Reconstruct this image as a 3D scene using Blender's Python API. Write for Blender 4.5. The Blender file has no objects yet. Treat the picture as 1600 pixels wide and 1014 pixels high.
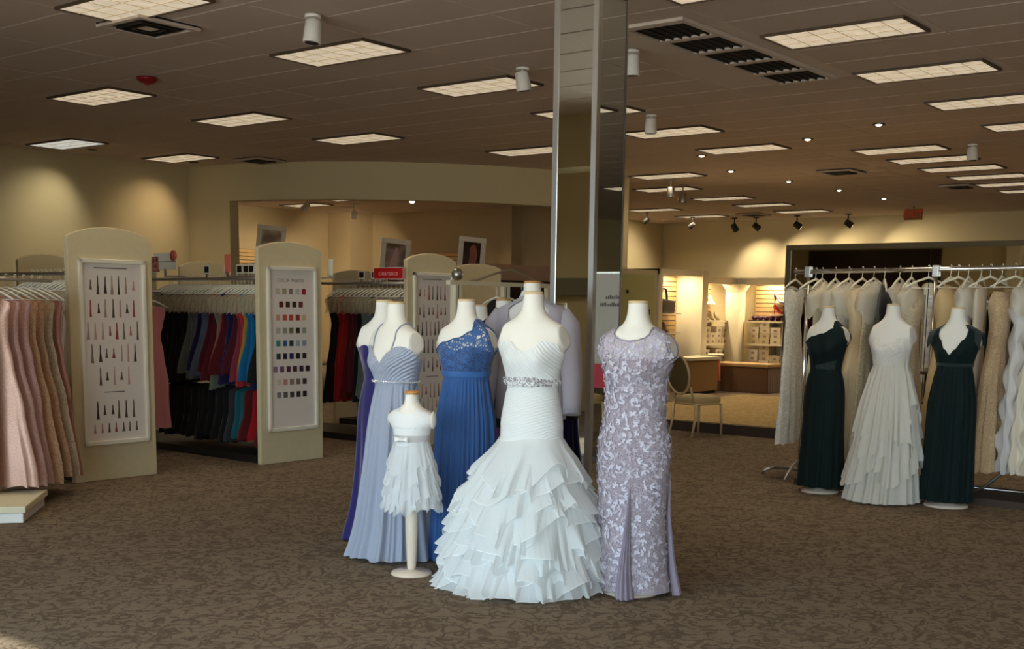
import bpy, math, random
from mathutils import Vector, Matrix
PI = math.pi
sc = bpy.context.scene
C = sc.collection
rnd = random.Random(11)

# ------------------------------------------------------------------ camera, world, sun, exposure
CEIL = 3.763
cam_d = bpy.data.cameras.new('camera'); cam = bpy.data.objects.new('camera', cam_d); C.objects.link(cam)
cam_d.sensor_width = 36.0; cam_d.lens = 1850.07/1600*36.0; cam_d.shift_y = (734.3-507.0)/1600.0
cam_d.clip_start = 0.05; cam_d.clip_end = 200
_y, _p, _r = math.radians(38.2521), math.radians(7.9124), math.radians(0.7875)
fwd = Vector((math.cos(_y)*math.cos(_p), math.sin(_y)*math.cos(_p), -math.sin(_p)))
rt0 = Vector((math.sin(_y), -math.cos(_y), 0)); up0 = rt0.cross(fwd)
rt = rt0*math.cos(_r) + up0*math.sin(_r); up = up0*math.cos(_r) - rt0*math.sin(_r)
M = Matrix((rt, up, -fwd)).transposed().to_4x4(); M.translation = Vector((0, 0, 1.5))
cam.matrix_world = M
sc.camera = cam
sc.view_settings.view_transform = 'Standard'; sc.view_settings.look = 'None'
sc.view_settings.gamma = 1.0; sc.view_settings.use_curve_mapping = False
sc.view_settings.exposure = -0.24
sc.cycles.transparent_max_bounces = 24

W = bpy.data.worlds.new('sky'); sc.world = W; W.use_nodes = True
bg = W.node_tree.nodes['Background']
_wn = W.node_tree; _tc = _wn.nodes.new('ShaderNodeTexCoord'); _sx = _wn.nodes.new('ShaderNodeSeparateXYZ'); _rp = _wn.nodes.new('ShaderNodeValToRGB')
_wn.links.new(_tc.outputs['Generated'], _sx.inputs[0]); _wn.links.new(_sx.outputs['Z'], _rp.inputs[0]); _wn.links.new(_rp.outputs[0], bg.inputs['Color'])
_mr = _wn.nodes.new('ShaderNodeMapRange'); _mr.inputs['From Min'].default_value = -1; _mr.inputs['From Max'].default_value = 1
_wn.links.new(_sx.outputs['Z'], _mr.inputs['Value']); _wn.links.new(_mr.outputs[0], _rp.inputs[0])
_e = _rp.color_ramp.elements; _e[0].position = .49; _e[0].color = (.80, .78, .74, 1); _e[1].position = .51; _e[1].color = (0.70, 0.86, 1.0, 1)   # pavement below the horizon, hazy sky above
bg.inputs['Strength'].default_value = 9.5
sun_d = bpy.data.lights.new('sun', 'SUN'); sun = bpy.data.objects.new('sun', sun_d); C.objects.link(sun)
sun_d.energy = 13.0; sun_d.angle = math.radians(0.6); sun_d.color = (1.0, 0.95, 0.86)
_el, _az = math.radians(35.25), math.radians(8.0)
sd = Vector((math.cos(_az)*math.cos(_el), math.sin(_az)*math.cos(_el), -math.sin(_el)))
sun.rotation_euler = sd.to_track_quat('-Z', 'Y').to_euler()
TROFFER_W = 7.2      # watts of each ceiling fluorescent
SPOT_W = 70.0         # watts of each track / can spot
WARM = (1.0, 0.83, 0.57)
# daylight portals just inside the storefront panes (sampling guides for the sky)
for _n, (ya, yb) in enumerate(((-9.0, -3.6), (-3.6, 1.9), (1.9, 7.4))):
    ld = bpy.data.lights.new('window_portal', 'AREA'); ld.shape = 'RECTANGLE'; ld.size = yb-ya; ld.size_y = 3.0
    ld.cycles.is_portal = True
    lo = bpy.data.objects.new('window_portal', ld); C.objects.link(lo)
    lo.matrix_world = Matrix.Translation((-1.40, (ya+yb)/2, 1.6)) @ Vector((1, 0, 0)).to_track_quat('-Z', 'Z').to_matrix().to_4x4()

# ------------------------------------------------------------------ helpers
class MB:
    def __init__(s): s.v = []; s.f = []; s.m = []; s.s = []
    def add(s, vs, fs, mi=0, sm=False):
        o = len(s.v); s.v.extend([tuple(p) for p in vs])
        for f in fs:
            s.f.append(tuple(o+i for i in f)); s.m.append(mi); s.s.append(sm)
        return s
    def bx(s, x0, x1, y0, y1, z0, z1, mi=0):
        return s.add([(x0,y0,z0),(x1,y0,z0),(x1,y1,z0),(x0,y1,z0),(x0,y0,z1),(x1,y0,z1),(x1,y1,z1),(x0,y1,z1)],
                     [(0,3,2,1),(4,5,6,7),(0,1,5,4),(1,2,6,5),(2,3,7,6),(3,0,4,7)], mi)
    def bar(s, a, b, w, h, mi=0):
        """box of width w (horizontal) and height h running from a to b"""
        a = Vector(a); b = Vector(b); d = (b-a).normalized()
        side = d.cross(Vector((0,0,1)))
        if side.length < 1e-4: side = Vector((1,0,0))
        side.normalize(); u = side.cross(d)
        vs = []
        for p in (a, b):
            for sx, sz in ((-1,-1),(1,-1),(1,1),(-1,1)): vs.append(p+side*sx*w/2+u*sz*h/2)
        return s.add(vs, [(0,1,2,3),(7,6,5,4),(0,4,5,1),(1,5,6,2),(2,6,7,3),(3,7,4,0)], mi)
    def tube(s, pts, r, n=8, mi=0, closed=False):
        pts = [Vector(p) for p in pts]; N = len(pts); vs = []; fs = []
        prev = None
        for i, p in enumerate(pts):
            if closed: t = pts[(i+1) % N]-pts[i-1]
            else: t = pts[min(i+1, N-1)]-pts[max(i-1, 0)]
            t.normalize()
            if prev is None:
                ref = Vector((0,0,1)) if abs(t.z) < .9 else Vector((1,0,0))
                a = t.cross(ref).normalized()
            else:
                a = prev - t*prev.dot(t)
                if a.length < 1e-5: a = t.orthogonal()
                a.normalize()
            prev = a; b = t.cross(a)
            rr = r[i] if isinstance(r, (list, tuple)) else r
            for k in range(n):
                an = 2*PI*k/n; vs.append(p+a*math.cos(an)*rr+b*math.sin(an)*rr)
        for i in range(N if closed else N-1):
            j = (i+1) % N
            for k in range(n): fs.append((i*n+k, i*n+(k+1) % n, j*n+(k+1) % n, j*n+k))
        s.add(vs, fs, mi, True)
        if not closed:
            o = len(s.v)-len(vs)
            s.f.append(tuple(o+k for k in range(n-1, -1, -1))); s.m.append(mi); s.s.append(False)
            s.f.append(tuple(o+(N-1)*n+k for k in range(n))); s.m.append(mi); s.s.append(False)
        return s
    def lathe(s, prof, n=24, c=(0,0,0), mi=0, sy=1.0, sm=True):
        vs = []; fs = []
        for r, z in prof:
            for k in range(n):
                a = 2*PI*k/n; vs.append((c[0]+r*math.cos(a), c[1]+r*math.sin(a)*sy, c[2]+z))
        m = len(prof)
        for i in range(m-1):
            for k in range(n): fs.append((i*n+k, i*n+(k+1) % n, (i+1)*n+(k+1) % n, (i+1)*n+k))
        s.add(vs, fs, mi, sm); o = len(s.v)-len(vs)
        if prof[0][0] > 1e-4: s.f.append(tuple(o+k for k in range(n-1,-1,-1))); s.m.append(mi); s.s.append(False)
        if prof[-1][0] > 1e-4: s.f.append(tuple(o+(m-1)*n+k for k in range(n))); s.m.append(mi); s.s.append(False)
        return s
    def grid(s, fn, nu, nv, wrap=True, mi=0, mfn=None, sm=True):
        vs = []; 
        for j in range(nv+1):
            for i in range(nu if wrap else nu+1): vs.append(fn(i/nu, j/nv))
        w = nu if wrap else nu+1; o = len(s.v); s.v.extend([tuple(p) for p in vs])
        for j in range(nv):
            for i in range(nu):
                i2 = (i+1) % w
                s.f.append((o+j*w+i, o+j*w+i2, o+(j+1)*w+i2, o+(j+1)*w+i)); s.m.append(mfn(i/nu, j/nv) if mfn else mi); s.s.append(sm)
        return s
    def prism(s, poly, y0, y1, mi=0):
        """outline poly [(x,z)] extruded along y"""
        n = len(poly)
        vs = [(x,y0,z) for x,z in poly]+[(x,y1,z) for x,z in poly]
        fs = [tuple(range(n)), tuple(range(2*n-1, n-1, -1))]+[(i, i+n, (i+1) % n+n, (i+1) % n) for i in range(n)]
        return s.add(vs, fs, mi)
    def mesh(s, name, mats):
        me = bpy.data.meshes.new(name); me.from_pydata(s.v, [], s.f); me.update()
        for m in (mats if isinstance(mats, (list, tuple)) else [mats]): me.materials.append(m)
        me.polygons.foreach_set('material_index', s.m); me.polygons.foreach_set('use_smooth', s.s)
        return me
    def obj(s, name, mats, parent=None, loc=None, rz=0):
        return link(name, s.mesh(name, mats), parent, loc, rz)

def link(name, me, parent=None, loc=None, rz=0):
    o = bpy.data.objects.new(name, me); C.objects.link(o)
    if parent: o.parent = parent
    if loc: o.location = loc
    if rz: o.rotation_euler = (0,0,rz)
    return o
def tag(o, label, cat, group=None):
    o['label'] = label; o['category'] = cat
    if group: o['group'] = group
    return o
def thing(name, label, cat, loc=(0,0,0), rz=0, group=None):
    o = bpy.data.objects.new(name, None); C.objects.link(o); o.empty_display_size = .1
    o.location = loc; o.rotation_euler = (0,0,rz)
    return tag(o, label, cat, group)
def struct(o, kind='structure'):
    o['kind'] = kind; return o
def bev(o, w=.004, n=2):
    m = o.modifiers.new('bevel', 'BEVEL'); m.width = w; m.segments = n; m.limit_method = 'ANGLE'; return o
def dup(root, loc, rz=0, label=None):
    r = root.copy(); C.objects.link(r); r.location = loc; r.rotation_euler = (0,0,rz)
    if label: r['label'] = label
    for ch in list(root.children):
        c = ch.copy(); C.objects.link(c); c.parent = r
        for g in list(ch.children):
            d = g.copy(); C.objects.link(d); d.parent = c
    return r
def S(r, g, b):
    f = lambda c: (c/255/12.92 if c/255 <= .04045 else ((c/255+.055)/1.055)**2.4)
    return (f(r), f(g), f(b), 1)
ORD = ['first','second','third','fourth','fifth','sixth','seventh','eighth','ninth','tenth','eleventh','twelfth','thirteenth','fourteenth','fifteenth','sixteenth','seventeenth','eighteenth','nineteenth','twentieth']
def cr(t, z):
    """smooth interpolation of a table [(z, a, b, ...)] sorted by rising z"""
    if z <= t[0][0]: return t[0][1:]
    if z >= t[-1][0]: return t[-1][1:]
    i = 0
    while t[i+1][0] < z: i += 1
    z0, z1 = t[i][0], t[i+1][0]; h = z1-z0; u = (z-z0)/h; out = []
    for k in range(1, len(t[0])):
        d = (t[i+1][k]-t[i][k])/h
        m0 = d if i == 0 else ((t[i+1][k]-t[i-1][k])/(t[i+1][0]-t[i-1][0]))
        m1 = d if i+2 >= len(t) else ((t[i+2][k]-t[i][k])/(t[i+2][0]-t[i][0]))
        out.append((2*u**3-3*u*u+1)*t[i][k]+(u**3-2*u*u+u)*h*m0+(-2*u**3+3*u*u)*t[i+1][k]+(u**3-u*u)*h*m1)
    return out
def lin(t, x):
    if x <= t[0][0]: return t[0][1]
    for (a, b), (c, d) in zip(t, t[1:]):
        if x <= c:
            u = (x-a)/(c-a); u = u*u*(3-2*u); return b+(d-b)*u
    return t[-1][1]
def sst(a, b, x):
    u = min(1, max(0, (x-a)/(b-a))); return u*u*(3-2*u)

# ------------------------------------------------------------------ materials
def newmat(name):
    m = bpy.data.materials.new(name); m.use_nodes = True
    nt = m.node_tree; return m, nt, nt.nodes['Principled BSDF'], nt.nodes['Material Output']
def nd(nt, kind, **kw):
    n = nt.nodes.new(kind)
    for k, v in kw.items():
        if k in n.inputs.keys(): n.inputs[k].default_value = v
        else: setattr(n, k, v)
    return n
def mat(name, col, rough=.6, metal=0, spec=.5, bump=0, bscale=60, vary=0, emit=0):
    m, nt, p, out = newmat(name)
    p.inputs['Base Color'].default_value = col; p.inputs['Roughness'].default_value = rough
    p.inputs['Metallic'].default_value = metal; p.inputs['Specular IOR Level'].default_value = spec
    if emit: p.inputs['Emission Color'].default_value = col; p.inputs['Emission Strength'].default_value = emit
    if bump or vary:
        tc = nd(nt, 'ShaderNodeTexCoord'); no = nd(nt, 'ShaderNodeTexNoise', Scale=bscale, Detail=4.0)
        nt.links.new(tc.outputs['Object'], no.inputs['Vector'])
        if bump:
            b = nd(nt, 'ShaderNodeBump', Strength=bump, Distance=.01); nt.links.new(no.outputs['Fac'], b.inputs['Height'])
            nt.links.new(b.outputs['Normal'], p.inputs['Normal'])
        if vary:
            r = nd(nt, 'ShaderNodeMapRange'); r.inputs['From Min'].default_value = .3; r.inputs['From Max'].default_value = .7
            r.inputs['To Min'].default_value = 1-vary; r.inputs['To Max'].default_value = 1+vary
            hs = nd(nt, 'ShaderNodeHueSaturation', Color=col); nt.links.new(no.outputs['Fac'], r.inputs['Value'])
            nt.links.new(r.outputs['Result'], hs.inputs['Value']); nt.links.new(hs.outputs['Color'], p.inputs['Base Color'])
    return m
def fabric(name, col, rough=.75, sheen=.3, trans=0.0, alpha=1.0, ruche=None, weave=.15, spec=.25):
    """cloth: principled + translucency, optional gathered-ruching bump, optional see-through (tulle, organza)"""
    m, nt, p, out = newmat(name)
    p.inputs['Base Color'].default_value = col; p.inputs['Roughness'].default_value = rough
    p.inputs['Sheen Weight'].default_value = sheen; p.inputs['Sheen Roughness'].default_value = .5
    p.inputs['Specular IOR Level'].default_value = spec
    tc = nd(nt, 'ShaderNodeTexCoord')
    no = nd(nt, 'ShaderNodeTexNoise', Scale=220.0, Detail=2.0); nt.links.new(tc.outputs['Object'], no.inputs['Vector'])
    b = nd(nt, 'ShaderNodeBump', Strength=weave, Distance=.002); nt.links.new(no.outputs['Fac'], b.inputs['Height'])
    last = b
    if ruche:
        ang, scale, dist, stren = ruche
        mp = nd(nt, 'ShaderNodeMapping'); mp.inputs['Rotation'].default_value = (0, ang, 0)
        nt.links.new(tc.outputs['Object'], mp.inputs['Vector'])
        wv = nd(nt, 'ShaderNodeTexWave', Scale=scale, Distortion=dist, Detail=2.0); wv.inputs['Detail Scale'].default_value = 1.6
        wv.bands_direction = 'Z'; nt.links.new(mp.outputs['Vector'], wv.inputs['Vector'])
        b2 = nd(nt, 'ShaderNodeBump', Strength=stren, Distance=.012); nt.links.new(wv.outputs['Fac'], b2.inputs['Height'])
        nt.links.new(b.outputs['Normal'], b2.inputs['Normal']); last = b2
    nt.links.new(last.outputs['Normal'], p.inputs['Normal'])
    sh = p.outputs[0]
    if trans:
        t = nd(nt, 'ShaderNodeBsdfTranslucent', Color=col); mx = nd(nt, 'ShaderNodeMixShader', Fac=trans)
        nt.links.new(sh, mx.inputs[1]); nt.links.new(t.outputs[0], mx.inputs[2]); sh = mx.outputs[0]
    if alpha < 1:
        t = nd(nt, 'ShaderNodeBsdfTransparent'); mx = nd(nt, 'ShaderNodeMixShader', Fac=alpha)
        nt.links.new(t.outputs[0], mx.inputs[1]); nt.links.new(sh, mx.inputs[2]); sh = mx.outputs[0]
    nt.links.new(sh, out.inputs['Surface'])
    return m
def lace(name, col, col2, scale=45, holes=False, bumps=.5):
    """embroidered lace: voronoi cords and rosettes; holes=True lets the gaps show what is under it"""
    m, nt, p, out = newmat(name)
    p.inputs['Roughness'].default_value = .7; p.inputs['Sheen Weight'].default_value = .25
    tc = nd(nt, 'ShaderNodeTexCoord'); nz = nd(nt, 'ShaderNodeTexNoise', Scale=18.0, Detail=2.0)
    nt.links.new(tc.outputs['Object'], nz.inputs['Vector'])
    mxv = nd(nt, 'ShaderNodeMix', data_type='VECTOR'); mxv.inputs[0].default_value = .045
    nt.links.new(tc.outputs['Object'], mxv.inputs[4]); nt.links.new(nz.outputs['Color'], mxv.inputs[5])
    vo = nd(nt, 'ShaderNodeTexVoronoi', Scale=scale, feature='DISTANCE_TO_EDGE'); nt.links.new(mxv.outputs[1], vo.inputs['Vector'])
    vf = nd(nt, 'ShaderNodeTexVoronoi', Scale=scale*.45, feature='F1'); nt.links.new(mxv.outputs[1], vf.inputs['Vector'])
    r1 = nd(nt, 'ShaderNodeMapRange'); r1.inputs['From Min'].default_value = .09 if holes else .06; r1.inputs['From Max'].default_value = .20 if holes else .16
    r1.inputs['To Min'].default_value = 1; r1.inputs['To Max'].default_value = 0; nt.links.new(vo.outputs['Distance'], r1.inputs['Value'])
    r2 = nd(nt, 'ShaderNodeMapRange'); r2.inputs['From Min'].default_value = .38 if holes else .30; r2.inputs['From Max'].default_value = .50 if holes else .42
    r2.inputs['To Min'].default_value = 1; r2.inputs['To Max'].default_value = 0; nt.links.new(vf.outputs['Distance'], r2.inputs['Value'])
    mx = nd(nt, 'ShaderNodeMath', operation='MAXIMUM'); nt.links.new(r1.outputs[0], mx.inputs[0]); nt.links.new(r2.outputs[0], mx.inputs[1])
    cm = nd(nt, 'ShaderNodeMix', data_type='RGBA'); cm.inputs[6].default_value = col2; cm.inputs[7].default_value = col
    nt.links.new(mx.outputs[0], cm.inputs[0]); nt.links.new(cm.outputs[2], p.inputs['Base Color'])
    b = nd(nt, 'ShaderNodeBump', Strength=bumps, Distance=.004); nt.links.new(mx.outputs[0], b.inputs['Height']); nt.links.new(b.outputs['Normal'], p.inputs['Normal'])
    if holes:
        t = nd(nt, 'ShaderNodeBsdfTransparent'); ms = nd(nt, 'ShaderNodeMixShader')
        nt.links.new(mx.outputs[0], ms.inputs[0]); nt.links.new(t.outputs[0], ms.inputs[1]); nt.links.new(p.outputs[0], ms.inputs[2])
        nt.links.new(ms.outputs[0], out.inputs['Surface'])
    return m
def sequin(name, col, dark):
    m, nt, p, out = newmat(name)
    tc = nd(nt, 'ShaderNodeTexCoord'); vo = nd(nt, 'ShaderNodeTexVoronoi', Scale=230.0); nt.links.new(tc.outputs['Object'], vo.inputs['Vector'])
    cm = nd(nt, 'ShaderNodeMix', data_type='RGBA'); cm.inputs[6].default_value = dark; cm.inputs[7].default_value = col
    sp = nd(nt, 'ShaderNodeSeparateColor'); nt.links.new(vo.outputs['Color'], sp.inputs[0]); nt.links.new(sp.outputs[0], cm.inputs[0])
    nt.links.new(cm.outputs[2], p.inputs['Base Color']); p.inputs['Roughness'].default_value = .38; p.inputs['Metallic'].default_value = .25
    b = nd(nt, 'ShaderNodeBump', Strength=.5, Distance=.004); nt.links.new(sp.outputs[1], b.inputs['Height']); nt.links.new(b.outputs['Normal'], p.inputs['Normal'])
    return m
def carpet_mat(name, light, dark, scale=5.2):
    m, nt, p, out = newmat(name)
    tc = nd(nt, 'ShaderNodeTexCoord')
    n1 = nd(nt, 'ShaderNodeTexNoise', Scale=scale, Detail=.8, Distortion=1.3); nt.links.new(tc.outputs['Object'], n1.inputs['Vector'])
    sub = nd(nt, 'ShaderNodeMath', operation='SUBTRACT'); sub.inputs[1].default_value = .5; nt.links.new(n1.outputs['Fac'], sub.inputs[0])
    ab = nd(nt, 'ShaderNodeMath', operation='ABSOLUTE'); nt.links.new(sub.outputs[0], ab.inputs[0])
    mr = nd(nt, 'ShaderNodeMapRange'); mr.inputs['From Min'].default_value = .02; mr.inputs['From Max'].default_value = .10; nt.links.new(ab.outputs[0], mr.inputs['Value'])
    n2 = nd(nt, 'ShaderNodeTexNoise', Scale=130.0, Detail=3.0); nt.links.new(tc.outputs['Object'], n2.inputs['Vector'])
    cm = nd(nt, 'ShaderNodeMix', data_type='RGBA'); cm.inputs[6].default_value = dark; cm.inputs[7].default_value = light
    nt.links.new(mr.outputs[0], cm.inputs[0])
    vr = nd(nt, 'ShaderNodeMapRange'); vr.inputs['From Min'].default_value = .3; vr.inputs['From Max'].default_value = .7
    vr.inputs['To Min'].default_value = .7; vr.inputs['To Max'].default_value = 1.3; nt.links.new(n2.outputs['Fac'], vr.inputs['Value'])
    hs = nd(nt, 'ShaderNodeHueSaturation'); nt.links.new(cm.outputs[2], hs.inputs['Color']); nt.links.new(vr.outputs[0], hs.inputs['Value'])
    nt.links.new(hs.outputs[0], p.inputs['Base Color']); p.inputs['Roughness'].default_value = .95; p.inputs['Specular IOR Level'].default_value = .1
    b = nd(nt, 'ShaderNodeBump', Strength=.4, Distance=.006); nt.links.new(n2.outputs['Fac'], b.inputs['Height']); nt.links.new(b.outputs['Normal'], p.inputs['Normal'])
    return m
def glass_mat(name):
    m, nt, p, out = newmat(name)
    t = nd(nt, 'ShaderNodeBsdfTransparent', Color=(.95,.98,.97,1)); g = nd(nt, 'ShaderNodeBsdfGlossy', Roughness=.02)
    fr = nd(nt, 'ShaderNodeFresnel', IOR=1.35); ms = nd(nt, 'ShaderNodeMixShader')
    nt.links.new(fr.outputs[0], ms.inputs[0]); nt.links.new(t.outputs[0], ms.inputs[1]); nt.links.new(g.outputs[0], ms.inputs[2]); nt.links.new(ms.outputs[0], out.inputs['Surface'])
    return m
def lens_mat(name, col, strength):
    """prismatic troffer lens: cells of slightly different brightness"""
    m, nt, p, out = newmat(name)
    tc = nd(nt, 'ShaderNodeTexCoord'); vo = nd(nt, 'ShaderNodeTexNoise', Scale=9.0, Detail=1.0); nt.links.new(tc.outputs['Object'], vo.inputs['Vector'])
    r = nd(nt, 'ShaderNodeMapRange'); r.inputs['From Min'].default_value = .3; r.inputs['From Max'].default_value = .7
    r.inputs['To Min'].default_value = strength*.82; r.inputs['To Max'].default_value = strength*1.15
    nt.links.new(vo.outputs['Fac'], r.inputs['Value']); nt.links.new(r.outputs[0], p.inputs['Emission Strength'])
    p.inputs['Emission Color'].default_value = col; p.inputs['Base Color'].default_value = (.6,.6,.55,1); p.inputs['Roughness'].default_value = .4
    return m
def photo_mat(name, a, b, c, scale=3.0):
    """soft studio photograph: blurred tones running from a to b to c"""
    m, nt, p, out = newmat(name)
    tc = nd(nt, 'ShaderNodeTexCoord'); no = nd(nt, 'ShaderNodeTexNoise', Scale=scale, Detail=1.5); nt.links.new(tc.outputs['Object'], no.inputs['Vector'])
    cr_ = nd(nt, 'ShaderNodeValToRGB'); e = cr_.color_ramp.elements; e[0].position = .35; e[0].color = a; e[1].position = .65; e[1].color = c
    k = e.new(.5); k.color = b; nt.links.new(no.outputs['Fac'], cr_.inputs[0]); nt.links.new(cr_.outputs[0], p.inputs['Base Color'])
    p.inputs['Roughness'].default_value = .15
    return m

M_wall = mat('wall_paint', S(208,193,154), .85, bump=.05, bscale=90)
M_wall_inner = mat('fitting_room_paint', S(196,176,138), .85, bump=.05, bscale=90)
M_trim = mat('cream_laminate', S(226,214,182), .55)
M_panel = mat('panel_cream', S(210,195,158), .6, vary=.03, bscale=14)
M_frame = mat('frame_white', S(232,226,208), .45)
M_paper = mat('poster_paper', S(226,216,206), .5)
M_tile = mat('ceiling_tile', S(200,183,170), .95, bump=.3, bscale=160, vary=.05)
M_tbar = mat('ceiling_tbar', S(206,192,180), .8)
M_carpet = carpet_mat('carpet', S(128,113,96), S(98,84,70), 10.5)
M_dais = carpet_mat('dais_carpet', S(186,160,112), S(164,138,92), 9.0)
M_chrome = mat('chrome', (.78,.78,.77,1), .14, 1)
M_steel = mat('brushed_steel', (.50,.48,.45,1), .35, 1)
M_mirror = mat('mirror_glass', (.80,.85,.81,1), .015, 1)
M_bigmirror = mat('wall_mirror_glass', (.82,.80,.72,1), .02, 1)
M_black = mat('black_plastic', S(26,24,22), .5)
M_dark = mat('dark_slot', S(30,25,22), .8)
M_brown = mat('dark_brown_panel', S(58,40,28), .6)
M_wood = mat('pale_wood', S(196,142,78), .5, vary=.12, bscale=30)
M_glossyfix = None
M_slat = mat('slatwall_maple', S(214,178,122), .5, vary=.05, bscale=8)
M_form = mat('form_jersey', S(238,232,220), .8, bump=.1, bscale=300)
M_formbase = mat('form_base_enamel', S(226,208,188), .4)
M_white = mat('white_enamel', S(238,235,228), .4)
M_hanger = mat('clear_hanger', S(225,222,210), .25)
M_red = mat('sign_red', S(176,18,22), .45)
M_gold = mat('gold_paint', S(214,186,140), .35, .25)
M_seat = mat('seat_cream_vinyl', S(196,170,122), .5)
M_backpad = mat('back_olive_fabric', S(98,78,44), .8)
M_glass = glass_mat('window_glass')
M_lens = lens_mat('fluorescent_lens', (1.0,.82,.58,1), .62)
M_lens_cool = lens_mat('fluorescent_lens_cool', (.93,.95,.88,1), .66)
M_cap = mat('neck_cap_pale', S(224,196,150), .5)
M_bulb = mat('lamp_glow', (1.0,.86,.62,1), .5, emit=14)

# ------------------------------------------------------------------ the room shell
X0, X1, YR, YL, YI = -1.5, 28.5, -9.0, 17.3, 22.9
struct(MB().bx(X0-.2, X1+.2, YR-.2, YI+.2, -.12, 0).obj('floor', M_carpet))
ceil_o = struct(MB().bx(X0-.2, X1+.2, YR-.2, YI+.2, CEIL+.012, CEIL+.16).obj('ceiling', M_tbar))
struct(MB().bx(X1, X1+.2, YR, YL, 0, CEIL+.02).obj('wall_back', M_wall))
struct(MB().bx(X0, X1, YR-.2, YR, 0, CEIL+.02).obj('wall_right', M_wall))
wl = MB(); wl.bx(X0, 12.9, YL, YL+.2, 0, CEIL+.02); wl.bx(22.3, X1, YL, YL+.2, 0, CEIL+.02)
struct(wl.obj('wall_left', M_wall))
# curved soffit wall of the fitting room: centre (18.3, 17.3), radius 5.45
AC, AR, AT = (18.3, 17.3), 5.45, .22
def arcwall(mb, a0, a1, z0, z1, n, mi=0):
    def P(a, r): return (AC[0]+r*math.cos(a), AC[1]+r*math.sin(a))
    vs = []; fs = []
    for i in range(n+1):
        a = math.radians(a0+(a1-a0)*i/n)
        for r in (AR, AR-AT):
            x, y = P(a, r); vs += [(x, y, z0), (x, y, z1)]
    for i in range(n):
        o = i*4; q = o+4
        fs += [(o, q, q+1, o+1), (o+2, o+3, q+3, q+2), (o, o+2, q+2, q), (o+1, q+1, q+3, o+3)]
    fs += [(0, 1, 3, 2), (n*4, n*4+2, n*4+3, n*4+1)]
    mb.add(vs, fs, mi, False)
wa = MB(); arcwall(wa, 180, 190.5, 0, CEIL+.02, 4); arcwall(wa, 190.5, 264, 3.17, CEIL+.02, 40); arcwall(wa, 264, 270, 0, CEIL+.02, 3)
struct(wa.obj('wall_curved', M_wall))
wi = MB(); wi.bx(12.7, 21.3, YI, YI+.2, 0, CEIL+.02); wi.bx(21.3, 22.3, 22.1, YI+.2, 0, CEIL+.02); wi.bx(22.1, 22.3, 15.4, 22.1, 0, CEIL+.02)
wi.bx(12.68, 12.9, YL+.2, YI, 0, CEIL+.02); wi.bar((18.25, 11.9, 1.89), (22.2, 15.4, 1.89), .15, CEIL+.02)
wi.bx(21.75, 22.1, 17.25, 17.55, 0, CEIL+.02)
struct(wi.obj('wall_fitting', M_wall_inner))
# storefront behind the camera: header, sill, mullions, panes
ws = MB(); ws.bx(X0-.2, X0, YR, 7.4, 3.1, CEIL+.02); ws.bx(X0-.2, X0, 7.4, YL, 0, CEIL+.02); ws.bx(X0-.2, X0, YR, 7.4, 0, .12)
struct(ws.obj('wall_front', M_wall))
struct(MB().bx(X0, X0+.05, 11.0, 14.8, 2.05, 3.17).obj('trim_1', M_brown))
wm = [-9.0, -7.2, -5.4, -3.6, -1.8, 0.0, 1.9, 3.7, 5.5, 7.4]
for i, (a, b) in enumerate(zip(wm, wm[1:])):
    f = MB(); f.bx(X0-.1, X0-.03, a, a+.06, .12, 3.1); f.bx(X0-.1, X0-.03, b-.06, b, .12, 3.1); f.bx(X0-.1, X0-.03, a, b, .12, .2); f.bx(X0-.1, X0-.03, a, b, 3.02, 3.1)
    wo = struct(f.obj('window_%d' % (i+1), M_steel)); MB().bx(X0-.07, X0-.06, a+.05, b-.05, .19, 3.03).obj('pane', M_glass, wo)
# bulkhead over the front-left bay (seen in the mirrored pillar)
struct(MB().bx(0.2, 0.7, 7.4, YL, 3.15, CEIL+.02).obj('trim_2', M_wall))
struct(MB().bx(X0, X0+.3, 8.9, 9.25, 0, CEIL+.02).obj('trim_3', M_trim)); struct(MB().bx(X0, X0+.06, 9.25, 11.0, 1.66, 1.90).obj('trim_4', mat('grey_band_paint', S(128,122,106), .7)))
# baseboards
for nm, a in (('left', (X0, 12.9, YL-.015, YL, 0, .11)), ('back', (X1-.015, X1, YR, YL, 0, .11)), ('right', (X0, X1, YR, YR+.015, 0, .11))):
    struct(MB().bx(*a).obj('baseboard_'+nm, M_trim))

# ------------------------------------------------------------------ ceiling tiles, troffers, vents
GX, GY, OX, OY = .66, 1.3433, 7.475, 7.535
LIGHTS = []   # (near-X, far-Y corner) as read off the ceiling
LIGHTS += [('left wall', x, 16.87) for x in (9.65, 11.63)]
LIGHTS += [('second', x, 12.80) for x in (7.60, 9.58, 11.60, 19.88, 22.1, 23.95, 25.95)]
LIGHTS += [('soffit', x, 11.58) for x in (13.93, 17.86)]
LIGHTS += [('third', x, 8.85) for x in (5.35, 7.51, 9.51, 11.48, 13.40, 15.38)]
LIGHTS += [('fourth', x, 4.80) for x in (7.45, 9.35, 11.30, 13.28, 15.26)]
LIGHTS += [('right-hand', x, 7.02) for x in (16.62, 17.95, 19.3, 20.7, 22.1, 23.5)]
LIGHTS += [('far', x, 15.6) for x in (23.96, 26.2)]
LIGHTS += [('far right', x, 4.2) for x in (19.5, 22.0, 24.6)]
LIGHTS += [('fitting room', x, y) for x, y in ((18.2, 19.9), (18.9, 22.0), (18.7, 18.5))]
LIGHTS += [('front', x, y) for x, y in ((3.4, 8.85), (3.4, 4.8), (3.4, .75), (7.45, .75), (11.3, .75), (15.3, .75), (3.4, 12.8), (-.4, 13.8), (1.6, 15.5), (-.4, 10.6), (7.4, -3.3), (13.3, -3.3), (19.3, -3.3), (25, -3.3), (22, .75))]
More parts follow.
